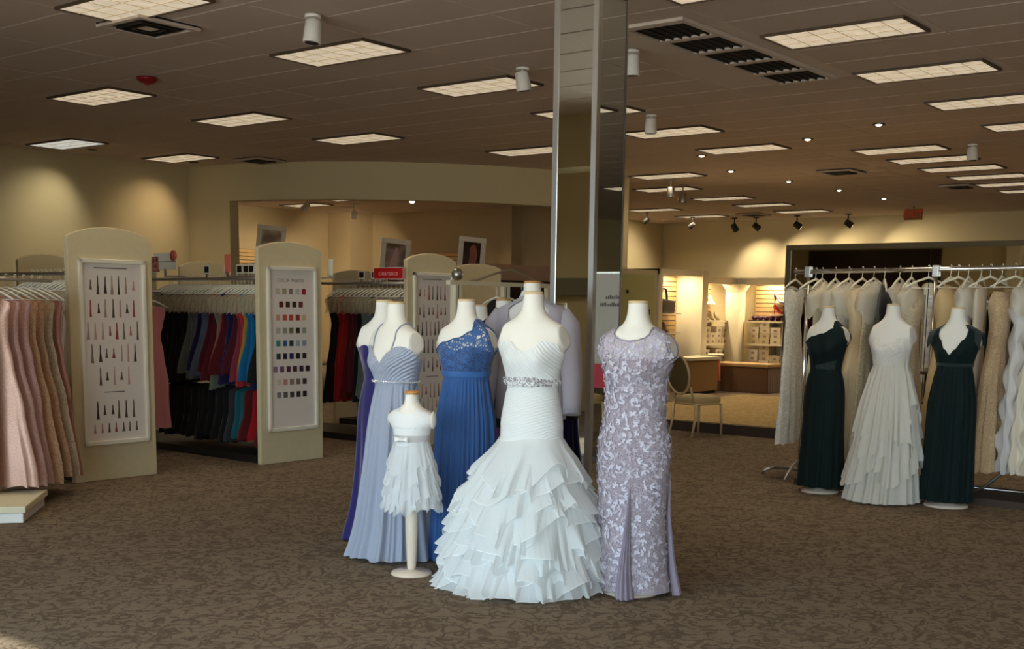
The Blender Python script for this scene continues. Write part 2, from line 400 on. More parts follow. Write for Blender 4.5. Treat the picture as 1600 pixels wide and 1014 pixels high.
VENTS = [(5.85, 6.45, 8.46, 9.06), (12.5, 13.1, 15.05, 15.65), (18.75, 19.4, 7.9, 8.5), (22.0, 22.7, 7.05, 7.6), (26.2, 26.9, 13.3, 13.9)]
RET = (8.48, 11.38, 5.05, 5.56)
occ = [(x, x+.61, y-1.22, y) for _, x, y in LIGHTS]+VENTS+[RET]
tile = MB()
a, b, d = .006, GX-.006, .005
e, g = .006, GY-.006
tile.add([(a,e,0),(b,e,0),(b,g,0),(a,g,0),(a+.012,e+.012,-d),(b-.012,e+.012,-d),(b-.012,g-.012,-d),(a+.012,g-.012,-d)],
         [(7,6,5,4),(0,1,5,4),(1,2,6,5),(2,3,7,6),(3,0,4,7)])
tile_me = tile.mesh('ceiling_tile', M_tile); rest = MB()
cells = []
for i in range(-14, 32):
    for j in range(-13, 12):
        x, y = OX+i*GX, OY+j*GY
        if x < X0 or x+GX > X1 or y < YR or y+GY > YI: continue
        cx, cy = x+GX/2, y+GY/2
        if any(o[0] < cx < o[1] and o[2] < cy < o[3] for o in occ): continue
        if y > YL-1 and x+GX > 12.7 and x < 12.9: continue
        # bearing seen from the photograph, used only to choose which tiles are single parts
        dd = cx*math.cos(_y)+cy*math.sin(_y); lt = cx*math.sin(_y)-cy*math.cos(_y)
        vis = dd > 4.0 and abs(lt)/dd < .46
        cells.append((0 if vis else 1, math.hypot(cx, cy), x, y))
cells.sort()
for k, (v, dd, x, y) in enumerate(cells):
    if k < 295 and v == 0: link('ceiling_tile', tile_me, ceil_o, (x, y, CEIL+.011))
    else: rest.add([(p[0]+x, p[1]+y, p[2]+CEIL+.011) for p in tile.v], tile.f)
rt_o = rest.obj('distant_tiles', M_tile, ceil_o); rt_o['kind'] = 'stuff'

lens = MB(); lens.bx(.018, .592, .018, 1.202, -.004, .004)
lens_me = lens.mesh('lens', M_lens); lens_cool = lens.mesh('lens', M_lens_cool)
fr = MB()
for q in ((0,.61,0,.02),(0,.61,1.20,1.22),(0,.02,.02,1.20),(.59,.61,.02,1.20)): fr.bx(q[0],q[1],q[2],q[3],-.012,.012)
fr_me = fr.mesh('frame', mat('troffer_frame', S(84,68,54), .5))
lou = MB()
for k in range(1, 6): lou.bx(.02, .59, k*1.22/6-.0025, k*1.22/6+.0025, -.008, -.002)
for k in range(1, 3): lou.bx(k*.61/3-.0025, k*.61/3+.0025, .02, 1.20, -.008, -.002)
lou_me = lou.mesh('louver', mat('louver_metal', S(232,212,178), .5))
cnt = {}
for row, x, y in LIGHTS:
    cnt[row] = cnt.get(row, 0)+1; k = cnt[row]
    nm = {'second': 'second row from the left wall', 'third': 'row over the tall poster panels', 'fourth': 'row passing right of the mirrored pillar', 'soffit': 'pair flanking the pillar near the curved soffit', 'left wall': 'short row along the left wall',
          'right-hand': 'tight row at upper right', 'far': 'short row by the far back wall', 'far right': 'row at the far right', 'fitting room': 'ceiling of the fitting room', 'front': 'ceiling near the shop front'}[row]
    t = thing('ceiling_light', 'fluorescent ceiling light, %s in the %s' % (ORD[k-1], nm), 'ceiling light', (x, y-1.22, CEIL-.004), 0, 'fluorescent ceiling lights')
    link('frame', fr_me, t); link('lens', lens_cool if (row == 'left wall' and k == 1) else lens_me, t); link('louver', lou_me, t)
    ld = bpy.data.lights.new('troffer', 'AREA'); ld.shape = 'RECTANGLE'; ld.size = .5; ld.size_y = 1.1; ld.energy = TROFFER_W*{'fitting room': 5.0, 'far': 5.0, 'far right': 2.2, 'fourth': 1.2, 'right-hand': 1.3}.get(row, 1); ld.color = WARM; ld.spread = math.radians(150 if row in ('far', 'fitting room') else 98)
    lo = bpy.data.objects.new('troffer', ld); C.objects.link(lo); lo.parent = t; lo.location = (.305, .61, -.03)
def vent(x0, x1, y0, y1, label):
    t = thing('ceiling_vent', label, 'air vent', (x0, y0, CEIL), 0, 'square ceiling diffusers')
    w, h = x1-x0, y1-y0
    MB().bx(0, w, 0, h, -.006, .006).obj('plate', M_dark, t)
    f = MB(); f.bx(0, w, 0, .05, -.03, 0); f.bx(0, w, h-.05, h, -.03, 0); f.bx(0, .05, .05, h-.05, -.03, 0); f.bx(w-.05, w, .05, h-.05, -.03, 0); f.obj('frame', M_tile, t)
    f = MB()
    for k in (.12, .2): 
        f.bar((k, k, -.02), (w-k, k, -.02), .02, .03); f.bar((k, h-k, -.02), (w-k, h-k, -.02), .02, .03); f.bar((k, k, -.02), (k, h-k, -.02), .02, .03); f.bar((w-k, k, -.02), (w-k, h-k, -.02), .02, .03)
    f.obj('louver', M_black, t)
    MB().bx(.24, w-.24, .24, h-.24, -.03, -.01).obj('center_plate', M_tile if x0 < 8 else M_dark, t)
for q, lb in zip(VENTS, ('square ceiling air diffuser beside the nearest ceiling light at upper left', 'dark square ceiling vent near the curved soffit', 'dark square ceiling vent between the small downlights at right',
                         'dark square ceiling vent at the end of the tight row of lights', 'small dark ceiling vent above the track lights by the far wall')): vent(*q, lb)
t = thing('return_grille', 'long dark ceiling return grille of five openings right of the mirrored pillar', 'air vent', (RET[0], RET[2], CEIL))
w, h = RET[1]-RET[0], RET[3]-RET[2]
g = MB(); g.bx(-.05, w+.05, -.05, 0, -.02, .01); g.bx(-.05, w+.05, h, h+.05, -.02, .01)
for k in range(6): g.bx(k*w/5-.05, k*w/5+.05, 0, h, -.02, .01)
g.obj('frame', M_tbar, t)
for k in range(5):
    s = MB(); s.bx(k*w/5+.05, (k+1)*w/5-.05, 0, h, -.002, .008)
    for q in range(6): s.bar((k*w/5+.05, .04+q*h/6, -.01), ((k+1)*w/5-.05, .04+q*h/6, -.01), .012, .018)
    s.obj('grille_slat_bank', M_dark, t)

# ------------------------------------------------------------------ cans, track heads, alarm, exit sign
can_b = MB(); can_b.lathe([(.042,-.008),(.075,-.008),(.075,0),(.042,0)], 20); can_b = can_b.mesh('trim_ring', M_black)
can_r = MB(); can_r.lathe([(.001,-.003),(.045,-.003)], 14); can_r = can_r.mesh('bulb', M_bulb)
can_l = MB(); can_l.lathe([(.001,-.026),(.022,-.022),(.036,-.012),(.040,-.006)], 16); can_l = can_l.mesh('bulb', M_bulb)
CANS = [(14.52,5.79),(15.24,7.05),(16.04,9.11),(18.06,9.69),(20.01,9.58),(21.97,9.47),(24.04,9.39)]
for k, (x, y) in enumerate(CANS):
    t = thing('downlight', 'small round recessed downlight, %s of the curved chain counted from the upper right' % ORD[k], 'downlight', (x, y, CEIL+.001), 0, 'recessed downlights')
    link('trim_ring', can_b, t); link('bulb', can_l, t)
    ld = bpy.data.lights.new('can', 'SPOT'); ld.energy = SPOT_W*.6; ld.spot_size = math.radians(80); ld.spot_blend = .6; ld.color = WARM; ld.shadow_soft_size = .04
    lo = bpy.data.objects.new('can', ld); C.objects.link(lo); lo.parent = t; lo.location = (0, 0, -.03)
t = thing('downlight', 'small bright downlight inside the fitting room just under the soffit edge', 'downlight', (20.22, 17.39, CEIL+.001), 0, 'recessed downlights')
link('trim_ring', can_b, t); link('bulb', can_l, t)
ld = bpy.data.lights.new('can', 'SPOT'); ld.energy = SPOT_W*.5; ld.spot_size = math.radians(80); ld.color = WARM
lo = bpy.data.objects.new('can', ld); C.objects.link(lo); lo.parent = t; lo.location = (0, 0, -.03)
def spot_head(x, y, tx, ty, tz, label, m, size=1.0, watts=None, drop=.11, angle=60):
    """ceiling-mounted cylinder spotlight aimed at (tx,ty,tz)"""
    t = thing('spotlight', label, 'spotlight', (x, y, CEIL), 0, 'ceiling spotlights')
    c = MB(); c.lathe([(.055*size,-.025),(.055*size,.0)], 16); c.obj('canopy', m, t)
    c = MB(); c.tube([(0,0,-.02),(0,0,-drop*.6)], .012*size, 8); c.obj('stem', m, t)
    d = (Vector((tx, ty, tz))-Vector((x, y, CEIL-drop))).normalized(); p = Vector((0,0,-drop))
    h = MB(); h.tube([p-d*.06*size, p-d*.052*size, p+d*.085*size, p+d*.09*size], [.04*size, .055*size, .062*size, .062*size], 18); h.obj('lamp_head', m, t)
    r = MB(); r.tube([p+d*.0905*size, p+d*.092*size], .048*size, 16); r.obj('lamp_face', M_bulb if watts else M_dark, t)
    if watts:
        ld = bpy.data.lights.new('spot', 'SPOT'); ld.energy = watts; ld.spot_size = math.radians(angle); ld.spot_blend = .8; ld.color = WARM; ld.shadow_soft_size = .05
        lo = bpy.data.objects.new('spot', ld); C.objects.link(lo); lo.parent = t; lo.location = p+d*.17*size; lo.rotation_euler = d.to_track_quat('-Z', 'Y').to_euler()
for x, y, lb, a in ((6.69, 7.35, 'white cylinder spotlight on the ceiling near the upper left light', (6.3, 7.5, 0)), (9.29, 7.26, 'white cylinder spotlight on the ceiling just left of the mirrored pillar', (9.9, 7.0, 0)),
                 (9.23, 5.98, 'white cylinder spotlight just right of the mirrored pillar', (9.5, 6.1, 0)), (12.38, 7.73, 'white cylinder spotlight right of the pillar beside a small bracket', (12.6, 7.9, 0)),
                 (16.9, 5.4, 'pale spotlight far right beside the row of lights', (16.9, 5.2, 0))):
    spot_head(x, y, *a, lb, M_white, 1.2)
for k, (x, y) in enumerate(((10.55, 16.55), (12.42, 16.55))):
    t = thing('downlight', '%s recessed wall washer in the ceiling close to the left wall' % ('right-hand' if k else 'left-hand'), 'downlight', (x, y, CEIL+.001), 0, 'recessed downlights')
    link('trim_ring', can_b, t); link('bulb', can_r, t)
    ld = bpy.data.lights.new('can', 'SPOT'); ld.energy = SPOT_W*.75; ld.spot_size = math.radians(92); ld.spot_blend = 1.0; ld.color = (1,.9,.66) if k == 0 else (1,.74,.46); ld.shadow_soft_size = .04
    lo = bpy.data.objects.new('can', ld); C.objects.link(lo); lo.parent = t; lo.location = (0, 0, -.03); lo.rotation_euler = Vector((-.45, .62, -1.15)).to_track_quat('-Z', 'Y').to_euler()
for k, (x, y, tx, ty) in enumerate(((27.4, 14.55, 28.5, 14.2), (27.4, 13.95, 28.5, 12.6), (27.4, 12.85, 28.5, 11.2), (27.4, 11.55, 28.5, 9.8))):
    spot_head(x, y, tx, ty, 2.2, 'dark track spotlight facing the far wall, %s from the left' % ORD[k], M_black, 1.3, SPOT_W*1.8, .22, 95)
for k, (x, y, tx) in enumerate(((24.6, 15.4, 24.5), (26.6, 15.3, 26.6))):  # pair of lamps added to brighten the far left wall
    spot_head(x, y, tx, 17.3, 2.2, 'added dark spotlight brightening the far left wall stretch, %s from the pillar' % ORD[k], M_black, 1.0, SPOT_W*2.4, .2, 90)
for k, (x, y) in enumerate(((18.5, 11.1), (19.6, 11.5))):
    spot_head(x, y, x+.2, y+.1, 0, 'small grey spotlight by the soffit end right of the pillar, %s one' % ('left' if k == 0 else 'right'), M_steel, 1.2, None, .22)
for k, (x, y, tx, ty, tz) in enumerate(((17.6, 19.6, 18.2, 22.6, 2.2), (19.6, 20.2, 21.4, 22.4, 2.2), (17.4, 16.3, 14.5, 14.05, 2.25))):
    spot_head(x, y, tx, ty, tz, 'spotlight on the fitting room ceiling, %s from the left' % ORD[k], M_white, 1.2, SPOT_W*2.0, .22, 85)
t = thing('fire_alarm', 'round red fire alarm on the ceiling at upper left', 'fire alarm', (7.54, 10.79, CEIL))
MB().lathe([(.01,-.055),(.07,-.05),(.105,-.02),(.11,.004)], 24).obj('dome', mat('alarm_red', S(128,16,20), .4), t); MB().lathe([(.012,-.07),(.03,-.066),(.03,-.05)], 12).obj('strobe_lens', M_red, t)
# exit sign
t = thing('exit_sign', 'exit sign hanging from the ceiling at the far right', 'sign', (26.2, 9.55, CEIL), math.radians(0))
MB().tube([(0,0,0),(0,0,-.06)], .014).obj('stem', M_black, t)
bx = bev(MB().bx(-.04, .04, -.19, .19, -.29, -.05).obj('housing', mat('exit_housing', S(150,104,62), .5), t), .006)
def text(name, body, size, m, parent, loc, rot, ext=.002, align='CENTER', sx=1):
    cu = bpy.data.curves.new(name, 'FONT'); cu.body = body; cu.size = size; cu.extrude = ext; cu.align_x = align; cu.align_y = 'CENTER'; cu.resolution_u = 3
    cu.materials.append(m); o = bpy.data.objects.new('glyphs', cu); C.objects.link(o); bpy.context.view_layer.update()
    me = bpy.data.meshes.new_from_object(o.evaluated_get(bpy.context.evaluated_depsgraph_get())); me.name = name
    bpy.data.objects.remove(o); o = link(name, me, parent, loc); o.rotation_euler = rot; o.scale = (sx, 1, 1); return o
text('lettering', 'EXIT', .22, mat('exit_letters', S(190,50,24), .4, emit=.25), t, (-.042, 0, -.17), (PI/2, 0, -PI/2))

# ------------------------------------------------------------------ mirrored pillar
PX, PY, PW = 6.28, 4.32, .33
t = thing('pillar', 'square mirrored pillar with bright metal corner trims behind the wedding gown', 'pillar', (PX, PY, 0))
MB().bx(.012, PW-.012, .012, PW-.012, 0, CEIL+.01).obj('core', M_dark, t)
MB().bx(0, .011, .035, PW-.035, .1, CEIL).obj('mirror_panel', M_mirror, t)
MB().bx(.035, PW-.02, 0, .011, .1, CEIL).obj('mirror_panel', M_mirror, t)
MB().bx(PW-.011, PW, .02, PW-.035, .1, CEIL).obj('mirror_panel', M_mirror, t)
MB().bx(.035, PW-.035, PW-.011, PW, .1, CEIL).obj('mirror_panel', M_mirror, t)
def corner(x, y, w): return MB().bx(x, x+w, y, y+w, 0, CEIL+.005)
M_alu = mat('satin_aluminium', (.80,.80,.79,1), .30, 1)
corner(-.004, -.004, .039).obj('corner_trim', M_alu, t); corner(-.004, PW-.035, .039).obj('corner_trim', M_alu, t)
corner(PW-.014, -.003, .017).obj('corner_trim', M_steel, t); corner(PW-.035, PW-.035, .039).obj('corner_trim', M_alu, t)
s = MB(); s.bx(-.006, PW+.006, -.006, PW+.006, 0, .1); s.obj('base_plate', M_steel, t)

# ------------------------------------------------------------------ dress forms
BT = [(.60,.150,.108),(.70,.162,.114),(.78,.166,.116),(.85,.158,.110),(.95,.132,.098),(1.02,.122,.090),(1.09,.129,.096),(1.16,.143,.106),(1.22,.152,.104),(1.28,.162,.096),(1.33,.160,.084),(1.362,.138,.074),(1.385,.108,.067),(1.41,.080,.061),(1.436,.064,.057),(1.47,.055,.054),(1.52,.050,.051)]
M_plate = mat('arm_plate_shaded', S(204,196,184), .7)  # form jersey darkened: the shade on the plates is put into their colour
class Form:
    def __init__(s, w=1.0, dz=0.0, bust=.036, waist=1.0, stub=.032):
        s.w = w; s.dz = dz; s.bust = bust; s.waist = waist; s.stub = stub
    def pt(s, th, z, off=0.0):
        zz = z-s.dz; rx, ry = cr(BT, zz)
        k = s.w if zz < 1.36 else s.w+(1-s.w)*sst(1.36, 1.42, zz)
        if .9 < zz < 1.15: k *= 1+(s.waist-1)*math.exp(-((zz-1.03)/.07)**2)
        rx *= k; ry *= k
        c, n = math.cos(th), math.sin(th)
        x = (rx+off)*c; y = (ry+off)*n
        ph = math.degrees(th)+90
        if ph > 180: ph -= 360
        b = s.bust*math.exp(-((zz-1.185)/.06)**2)*(math.exp(-((ph-30)/20)**2)+math.exp(-((ph+30)/20)**2))
        y -= b
        st = s.stub*1.25*math.exp(-((zz-1.285)/.070)**2)*abs(c)**4
        x += st*(1 if c > 0 else -1)
        if 1.15 < zz < 1.42:      # the flat armhole cut of a dress form, turned slightly forward
            cut = .170*s.w+off-.30*(zz-1.285)+.34*(y+.02)
            if abs(x) > cut: x = cut if x > 0 else -cut
        return (x, y, z)
def ph_of(th):
    p = math.degrees(th)+90
    while p > 180: p -= 360
    while p < -180: p += 360
    return p
def folds(seed, ns, spread=.35, sharp=.8):
    r = random.Random(seed); a = [r.uniform(0, 6.28) for _ in range(8)]
    def f(th):
        w = th+spread*(.25*math.sin(2*th+a[0])+.14*math.sin(5*th+a[1])+.06*math.sin(9*th+a[2]))
        v = 0; tot = 0
        for i, (n, am) in enumerate(ns): v += am*math.cos(n*w+a[3+i]); tot += am
        v /= tot
        return math.copysign(abs(v)**sharp, v)
    return f
class Skirt:
    """table rows (z, rx, ry, cx, cy); folds deepen from the join to the hem"""
    def __init__(s, F, tab, zj, fold, A, A0=0.0, power=1.0, off=.008, blend=.06):
        s.F = F; s.t = sorted(tab); s.zj = zj; s.f = fold; s.A = A; s.A0 = A0; s.p = power; s.off = off; s.bl = blend
    def pt(s, th, z, extra=0.0):
        F = s.F
        if z >= s.zj: return F.pt(th, z, s.off+extra)
        rx, ry, cx, cy = cr(s.t, z); d = (s.zj-z)/s.zj
        amp = s.A0*sst(0, .04, s.zj-z)+s.A*d**s.p
        k = s.f(th)*amp+extra
        x = cx+(rx+k)*math.cos(th); y = cy+(ry+k)*math.sin(th)
        u = sst(s.zj-s.bl, s.zj, z)
        if u > 0:
            q = F.pt(th, z, s.off+extra+s.f(th)*amp*.5); x = x*(1-u)+q[0]*u; y = y*(1-u)+q[1]*u
        return (x, y, z)
def cloth(mb, sk, z_lo, z_hi, nu, nv, mi=0, extra=0.0, hemf=None):
    """z_lo/z_hi: functions of phi (degrees from the front) or numbers"""
    lo = z_lo if callable(z_lo) else (lambda p: z_lo); hi = z_hi if callable(z_hi) else (lambda p: z_hi)
    def fn(u, v):
        th = -PI+2*PI*u; p = ph_of(th); a, b = lo(p), hi(p); z = a+(b-a)*v
        if v == 0 and hemf: z += hemf(th)
        return sk.pt(th, z, extra)
    return mb.grid(fn, nu, nv)
def sym(tab): return lambda p: lin(tab, abs(p))
def full(tab): return lambda p: lin(tab, p)

def form_base(t, F, pole=True, base_r=.15, cap=True, plates=True, capm=None):
    zt = 1.52+F.dz
    def fn(u, v): 
        z = .90+F.dz+(zt-.90-F.dz)*(1-(1-v)**1.25); return F.pt(2*PI*u, z)
    b = MB(); b.grid(fn, 108, 64)
    o = len(b.v); b.v.append((0,0,zt)); b.v.append((0,0,.90+F.dz)); n = 108
    for i in range(n):
        b.f.append((64*n+i, 64*n+(i+1) % n, o)); b.m.append(0); b.s.append(False); b.f.append(((i+1) % n, i, o+1)); b.m.append(0); b.s.append(False)
    b.obj('torso', M_form, t)
    if cap:
        c = MB(); c.lathe([(.049,0),(.0515,.003),(.0515,.009),(.046,.013),(.02,.014)], 28, (0,0,zt)); c.obj('neck_cap', capm or M_cap, t)
    if plates:
        for sg in (-1, 1):
            x = F.pt(0 if sg > 0 else PI, 1.285+F.dz)[0]; m = MB()
            def pf(u, v, sg=sg, x=x):
                r = math.sin(v*PI/2); a = 2*PI*u
                return F.pt((-.12 if sg > 0 else PI+.12)+.46*r*math.cos(a), 1.283+F.dz+.074*r*math.sin(a), .0035-.004*r**8)
            m.grid(pf, 28, 6); m.obj('arm_plate', M_plate, t)
    if pole:
        m = MB(); m.tube([(0,0,.02),(0,0,.92+F.dz)], .016, 10); m.obj('pole', M_formbase, t)
        m = MB(); m.lathe([(base_r,0),(base_r,.010),(base_r*.93,.020),(.03,.026),(.022,.05)], 36); m.obj('base', M_formbase, t)
def strap(F, x0, z0f, z0b, r=.0035, mname='strap', m=None, t=None, w=None):
    """thin strap lying on the form over one shoulder in the plane x = x0"""
    pts = []; zs = [z0f+(1.40+F.dz-z0f)*i/16 for i in range(17)]
    def row(zl, sgn):
        out = []
        for z in zl:
            rx = abs(F.pt(0, z)[0])
            if rx <= abs(x0)+.001: break
            a = math.acos(min(1, abs(x0)/rx)); th = (-a if sgn < 0 else a) if x0 > 0 else ((-PI+a) if sgn < 0 else (PI-a))
            p = Vector(F.pt(th, z, .006)); out.append(p)
        return out
    f = row(zs, -1); b = row([z0b+(1.40+F.dz-z0b)*i/16 for i in range(17)], 1)
    top = (f[-1]+b[-1])/2+Vector((0,0,.008))
    mb = MB(); mb.tube(f+[top]+b[::-1], r, 6); return mb.obj(mname, m, t)
def bridge(F, sides, z0, z1, m, t):
    for sg in sides:
        b = MB(); b.grid(lambda u, v, sg=sg: F.pt((0 if sg > 0 else PI)+math.radians(-28+56*u), z0+F.dz+(z1-z0)*v, .0095), 14, 6, wrap=False); b.obj('shoulder_strap', m, t)
def mannequin(label, pos, rz, group=None):
    return thing('mannequin', label, 'mannequin', (pos[0], pos[1], 0), math.radians(rz), group)

# ---- 1 pale dusty blue chiffon gown, spaghetti straps, jewelled belt
C_dusty = S(176,183,202)
F = Form(1.10, -.02, .036, 1.0); t = mannequin('mannequin in pale dusty blue chiffon gown with thin straps, behind the small white child dress', (5.03, 4.84), -94)
form_base(t, F)
M1 = fabric('dusty_blue_chiffon', C_dusty, trans=.25); M1r = fabric('dusty_blue_ruched', C_dusty, trans=.1, ruche=(.7, 22, 2.0, .55))
f1 = folds(3, [(19, 1), (31, .6), (11, .5)])
sk = Skirt(F, [(1.05,.128,.10,0,0),(.95,.150,.124,0,0),(.80,.176,.152,0,0),(.55,.194,.184,0,.0),(.25,.225,.222,-.01,.0),(.10,.255,.250,-.02,0),(.0,.285,.275,-.035,0)], 1.05, f1, .026, .004, .8)
hem = folds(5, [(13, 1), (7, .8)])
cloth(MB(), sk, .012, 1.055, 260, 50, hemf=lambda th: .010+.010*hem(th)).obj('skirt', M1, t)
topf = sym([(0,1.155),(6,1.178),(12,1.198),(20,1.225),(28,1.248),(36,1.258),(46,1.258),(62,1.240),(80,1.205),(95,1.185),(180,1.15)])
b = MB(); cloth(b, sk, 1.045, topf, 220, 18, extra=.001); b.obj('bodice', M1r, t)
strap(F, .085, 1.245, 1.15, .004, 'strap', M1, t); strap(F, -.085, 1.245, 1.15, .004, 'strap', M1, t)
b = MB(); b.tube([F.pt(2*PI*i/80, 1.052, .012) for i in range(80)], .006, 8, closed=True); bl = b.obj('belt', M1, t)
M_gem = mat('rhinestone', S(236,234,234), .15, .25)
b = MB(); r = random.Random(4)
for i in range(54):
    th = 2*PI*i/54; p = Vector(F.pt(th, 1.052+r.uniform(-.004,.004), .020)); q = .0055*r.uniform(.7, 1.25)
    b.add([p+Vector(v)*q for v in ((1,0,0),(-1,0,0),(0,1,0),(0,-1,0),(0,0,1),(0,0,-1))], [(0,2,4),(2,1,4),(1,3,4),(3,0,4),(2,0,5),(1,2,5),(3,1,5),(0,3,5)])
o = b.obj('rhinestones', M_gem, bl); o['kind'] = 'stuff'

# ---- 2 deep navy-violet gown behind it
F = Form(1.0, -.01, .034); t = mannequin('mannequin in strapless deep navy violet gown, half hidden behind the dusty blue gown', (5.35, 5.25), -70)
form_base(t, F)
M2 = fabric('navy_violet_jersey', S(30,22,92), sheen=.5)
sk = Skirt(F, [(1.05,.128,.10,0,0),(.85,.168,.13,0,0),(.55,.180,.15,0,0),(.25,.205,.19,0,0),(0,.25,.25,-.02,.02)], 1.05, folds(8, [(9, 1), (15, .6)]), .022, 0, 1.2)
cloth(MB(), sk, .012, sym([(0,1.20),(30,1.245),(60,1.225),(90,1.185),(180,1.15)]), 200, 70).obj('gown', M2, t)

# ---- 3 royal blue one-shoulder gown with lace bodice
C_royal = S(52,92,150)
F = Form(1.05, 0.0, .036); t = mannequin('mannequin in royal blue one shoulder gown with lace bodice, left of the wedding gown', (5.25, 4.49), -80)
form_base(t, F)
M3 = fabric('royal_chiffon', C_royal, sheen=.3, trans=.15); M3l = lace('royal_lace', C_royal, S(34,64,114), 62, False, .6); M3h = lace('royal_lace_sheer', C_royal, C_royal, 52, True, .5)
M3b = fabric('royal_satin', S(62,104,162), .4, .1)
os_ = full([(-180,1.25),(-135,1.20),(-95,1.20),(-60,1.242),(-30,1.285),(0,1.310),(28,1.350),(40,1.378),(48,1.396),(58,1.408),(63,1.414),(66,1.36),(72,1.27),(84,1.22),(96,1.22),(108,1.27),(114,1.36),(117,1.414),(122,1.408),(140,1.385),(160,1.33),(180,1.25)])
sk = Skirt(F, [(1.10,.133,.104,0,0),(1.0,.150,.118,0,0),(.8,.180,.150,0,0),(.5,.190,.172,0,0),(.2,.205,.190,0,0),(0,.215,.20,0,0)], 1.10, folds(12, [(34, 1), (21, .7), (55, .4)]), .014, .005, .6)
b = MB(); cloth(b, sk, 1.095, lambda p: min(os_(p), 1.235+.03*math.exp(-((abs(p)-30)/22)**2)), 220, 22); b.obj('bodice', M3l, t)
b = MB(); cloth(b, sk, lambda p: min(os_(p), 1.235+.03*math.exp(-((abs(p)-30)/22)**2)), os_, 260, 20, extra=.001); b.obj('lace_yoke', M3h, t)
b = MB(); b.tube([F.pt(-PI+2*PI*i/140, os_(ph_of(-PI+2*PI*i/140)), .009) for i in range(140)], .004, 6, closed=True); b.obj('neckline_binding', M3l, t)
bridge(F, (1,), 1.374, 1.418, M3l, t)
b = MB(); b.grid(lambda u, v: F.pt(2*PI*u, 1.088+.034*v, .013+.002*math.sin(v*PI)), 90, 4); b.obj('waistband', M3b, t)
cloth(MB(), sk, .012, 1.10, 300, 44).obj('skirt', M3, t)

# ---- 4 plum gown behind the royal blue one
F = Form(.98, -.03, .03); t = mannequin('mannequin in mauve plum gown almost hidden behind the royal blue gown', (6.70, 5.60), -95)
form_base(t, F)
M4 = fabric('mauve_plum_chiffon', S(124,84,112), trans=.1); M4p = fabric('orchid_chiffon', S(150,62,140), trans=.1)
sk = Skirt(F, [(1.05,.128,.10,0,0),(.8,.175,.15,0,0),(.4,.20,.19,0,0),(0,.24,.23,0,0)], 1.05, folds(15, [(17, 1), (27, .6)]), .02, .004, .8)
cloth(MB(), sk, .012, 1.06, 160, 30).obj('skirt', M4p, t)
cloth(MB(), sk, 1.05, sym([(0,1.30),(30,1.35),(45,1.365),(70,1.345),(90,1.30),(120,1.355),(180,1.34)]), 160, 18).obj('bodice', M4, t)

# ---- 5 white mermaid wedding gown
F = Form(1.08, .04, .036, .98, .032); t = mannequin('mannequin in strapless white mermaid wedding gown with ruffled organza skirt and jewelled belt', (5.01, 3.82), -75)
form_base(t, F, base_r=.14)
C_iv = S(236,238,236)
M5 = fabric('ivory_ruched_tulle', C_iv, trans=.1, ruche=(.30, 21, 3.0, .28)); M5b = fabric('ivory_ruched_bodice', C_iv, trans=.1, ruche=(-.85, 21, 2.6, .32))
M5o = fabric('organza', S(249,251,251), .6, .3, trans=.5, alpha=.80, weave=.03); M5e = fabric('organza_edge', S(246,248,248), .5, .2, trans=.2)
M5u = fabric('white_underskirt', S(246,247,247), trans=.2)
zj = 1.085
sk = Skirt(F, [(1.085,.138,.106,0,0),(.98,.156,.122,0,0),(.88,.172,.134,0,0),(.80,.174,.140,0,0),(.75,.195,.17,0,0),(.70,.222,.20,0,0),(.59,.265,.26,-.015,0),(.417,.345,.345,-.02,0),(.24,.385,.39,-.025,0),(.0,.42,.43,-.03,0)], zj, folds(21, [(9, 1), (17, .5)]), .012, 0, 2)
sw = sym([(0,1.262),(10,1.272),(30,1.318),(48,1.308),(72,1.262),(95,1.235),(180,1.22)])
cloth(MB(), sk, 1.07, sw, 220, 26, extra=.002).obj('bodice', M5b, t)
cloth(MB(), sk, .77, 1.09, 200, 30).obj('hip_wrap', M5, t)
cloth(MB(), sk, .02, .82, 160, 24, extra=-.012).obj('underskirt', M5u, t)
def ruffle(t, sk, zc, l, seed, N=360, nv=7, n=22, amp=.030, flare=.055, casc=.05, mats=None, name='ruffle', tilt=0.0, lvar=.35, floor=.012):
    r = random.Random(seed); a = [r.uniform(0, 6.28) for _ in range(10)]
    fw = folds(seed+100, [(n, 1), (int(n*1.6), .35)], .6, .9)
    def fn(u, v):
        th = 2*PI*u; z0 = zc+casc*(.6*math.sin(2*th+a[0])+.4*math.sin(3*th+a[1]))+tilt*math.cos(th-PI)
        ll = l*(1+lvar*(.5*math.sin(3*th+a[2])+.3*math.sin(5*th+a[3])+.2*math.sin(9*th+a[4])))
        z = z0-ll*v; w = fw(th); w2 = fw(th+.07)
        z += .024*v*v*w2
        thv = th+.045*v*v*w2/ max(.5, 3*sk.pt(0, max(.03, z0))[0])
        z = max(floor+.004*(1+w), z)
        p = sk.pt(thv, z, 0); w += .05*math.sin(n*5.3*th+a[6])*v; q = math.hypot(p[0], p[1]) or 1; k = .006+flare*v**1.2+amp*v**1.4*w
        return (p[0]+p[0]/q*k, p[1]+p[1]/q*k, z)
    m = MB(); m.grid(fn, N, nv, mfn=lambda u, v: 1 if v > 1-1.5/nv else 0)
    # thin sewn edge: last row is squeezed to a narrow rim
    w = N; base = (nv-1)*w
    for i in range(w):
        A = Vector(m.v[base+i]); B = Vector(m.v[base+w+i]); m.v[base+i] = tuple(B+(A-B)*.10)
    return m.obj(name, mats, t)
TI = [(.800-.053*q, .20+.002*q) for q in range(11)]
for k, (z, l) in enumerate(TI):
    ruffle(t, sk, z, l, 40+k, n=12+k, amp=.027+.001*k, flare=.045+.002*k, casc=.015 if k == 0 else .05, mats=[M5o, M5e], lvar=.42)
ruffle(t, sk, .24, .23, 77, n=22, amp=.024, flare=.058, casc=.015, mats=[M5o, M5e], lvar=.06)
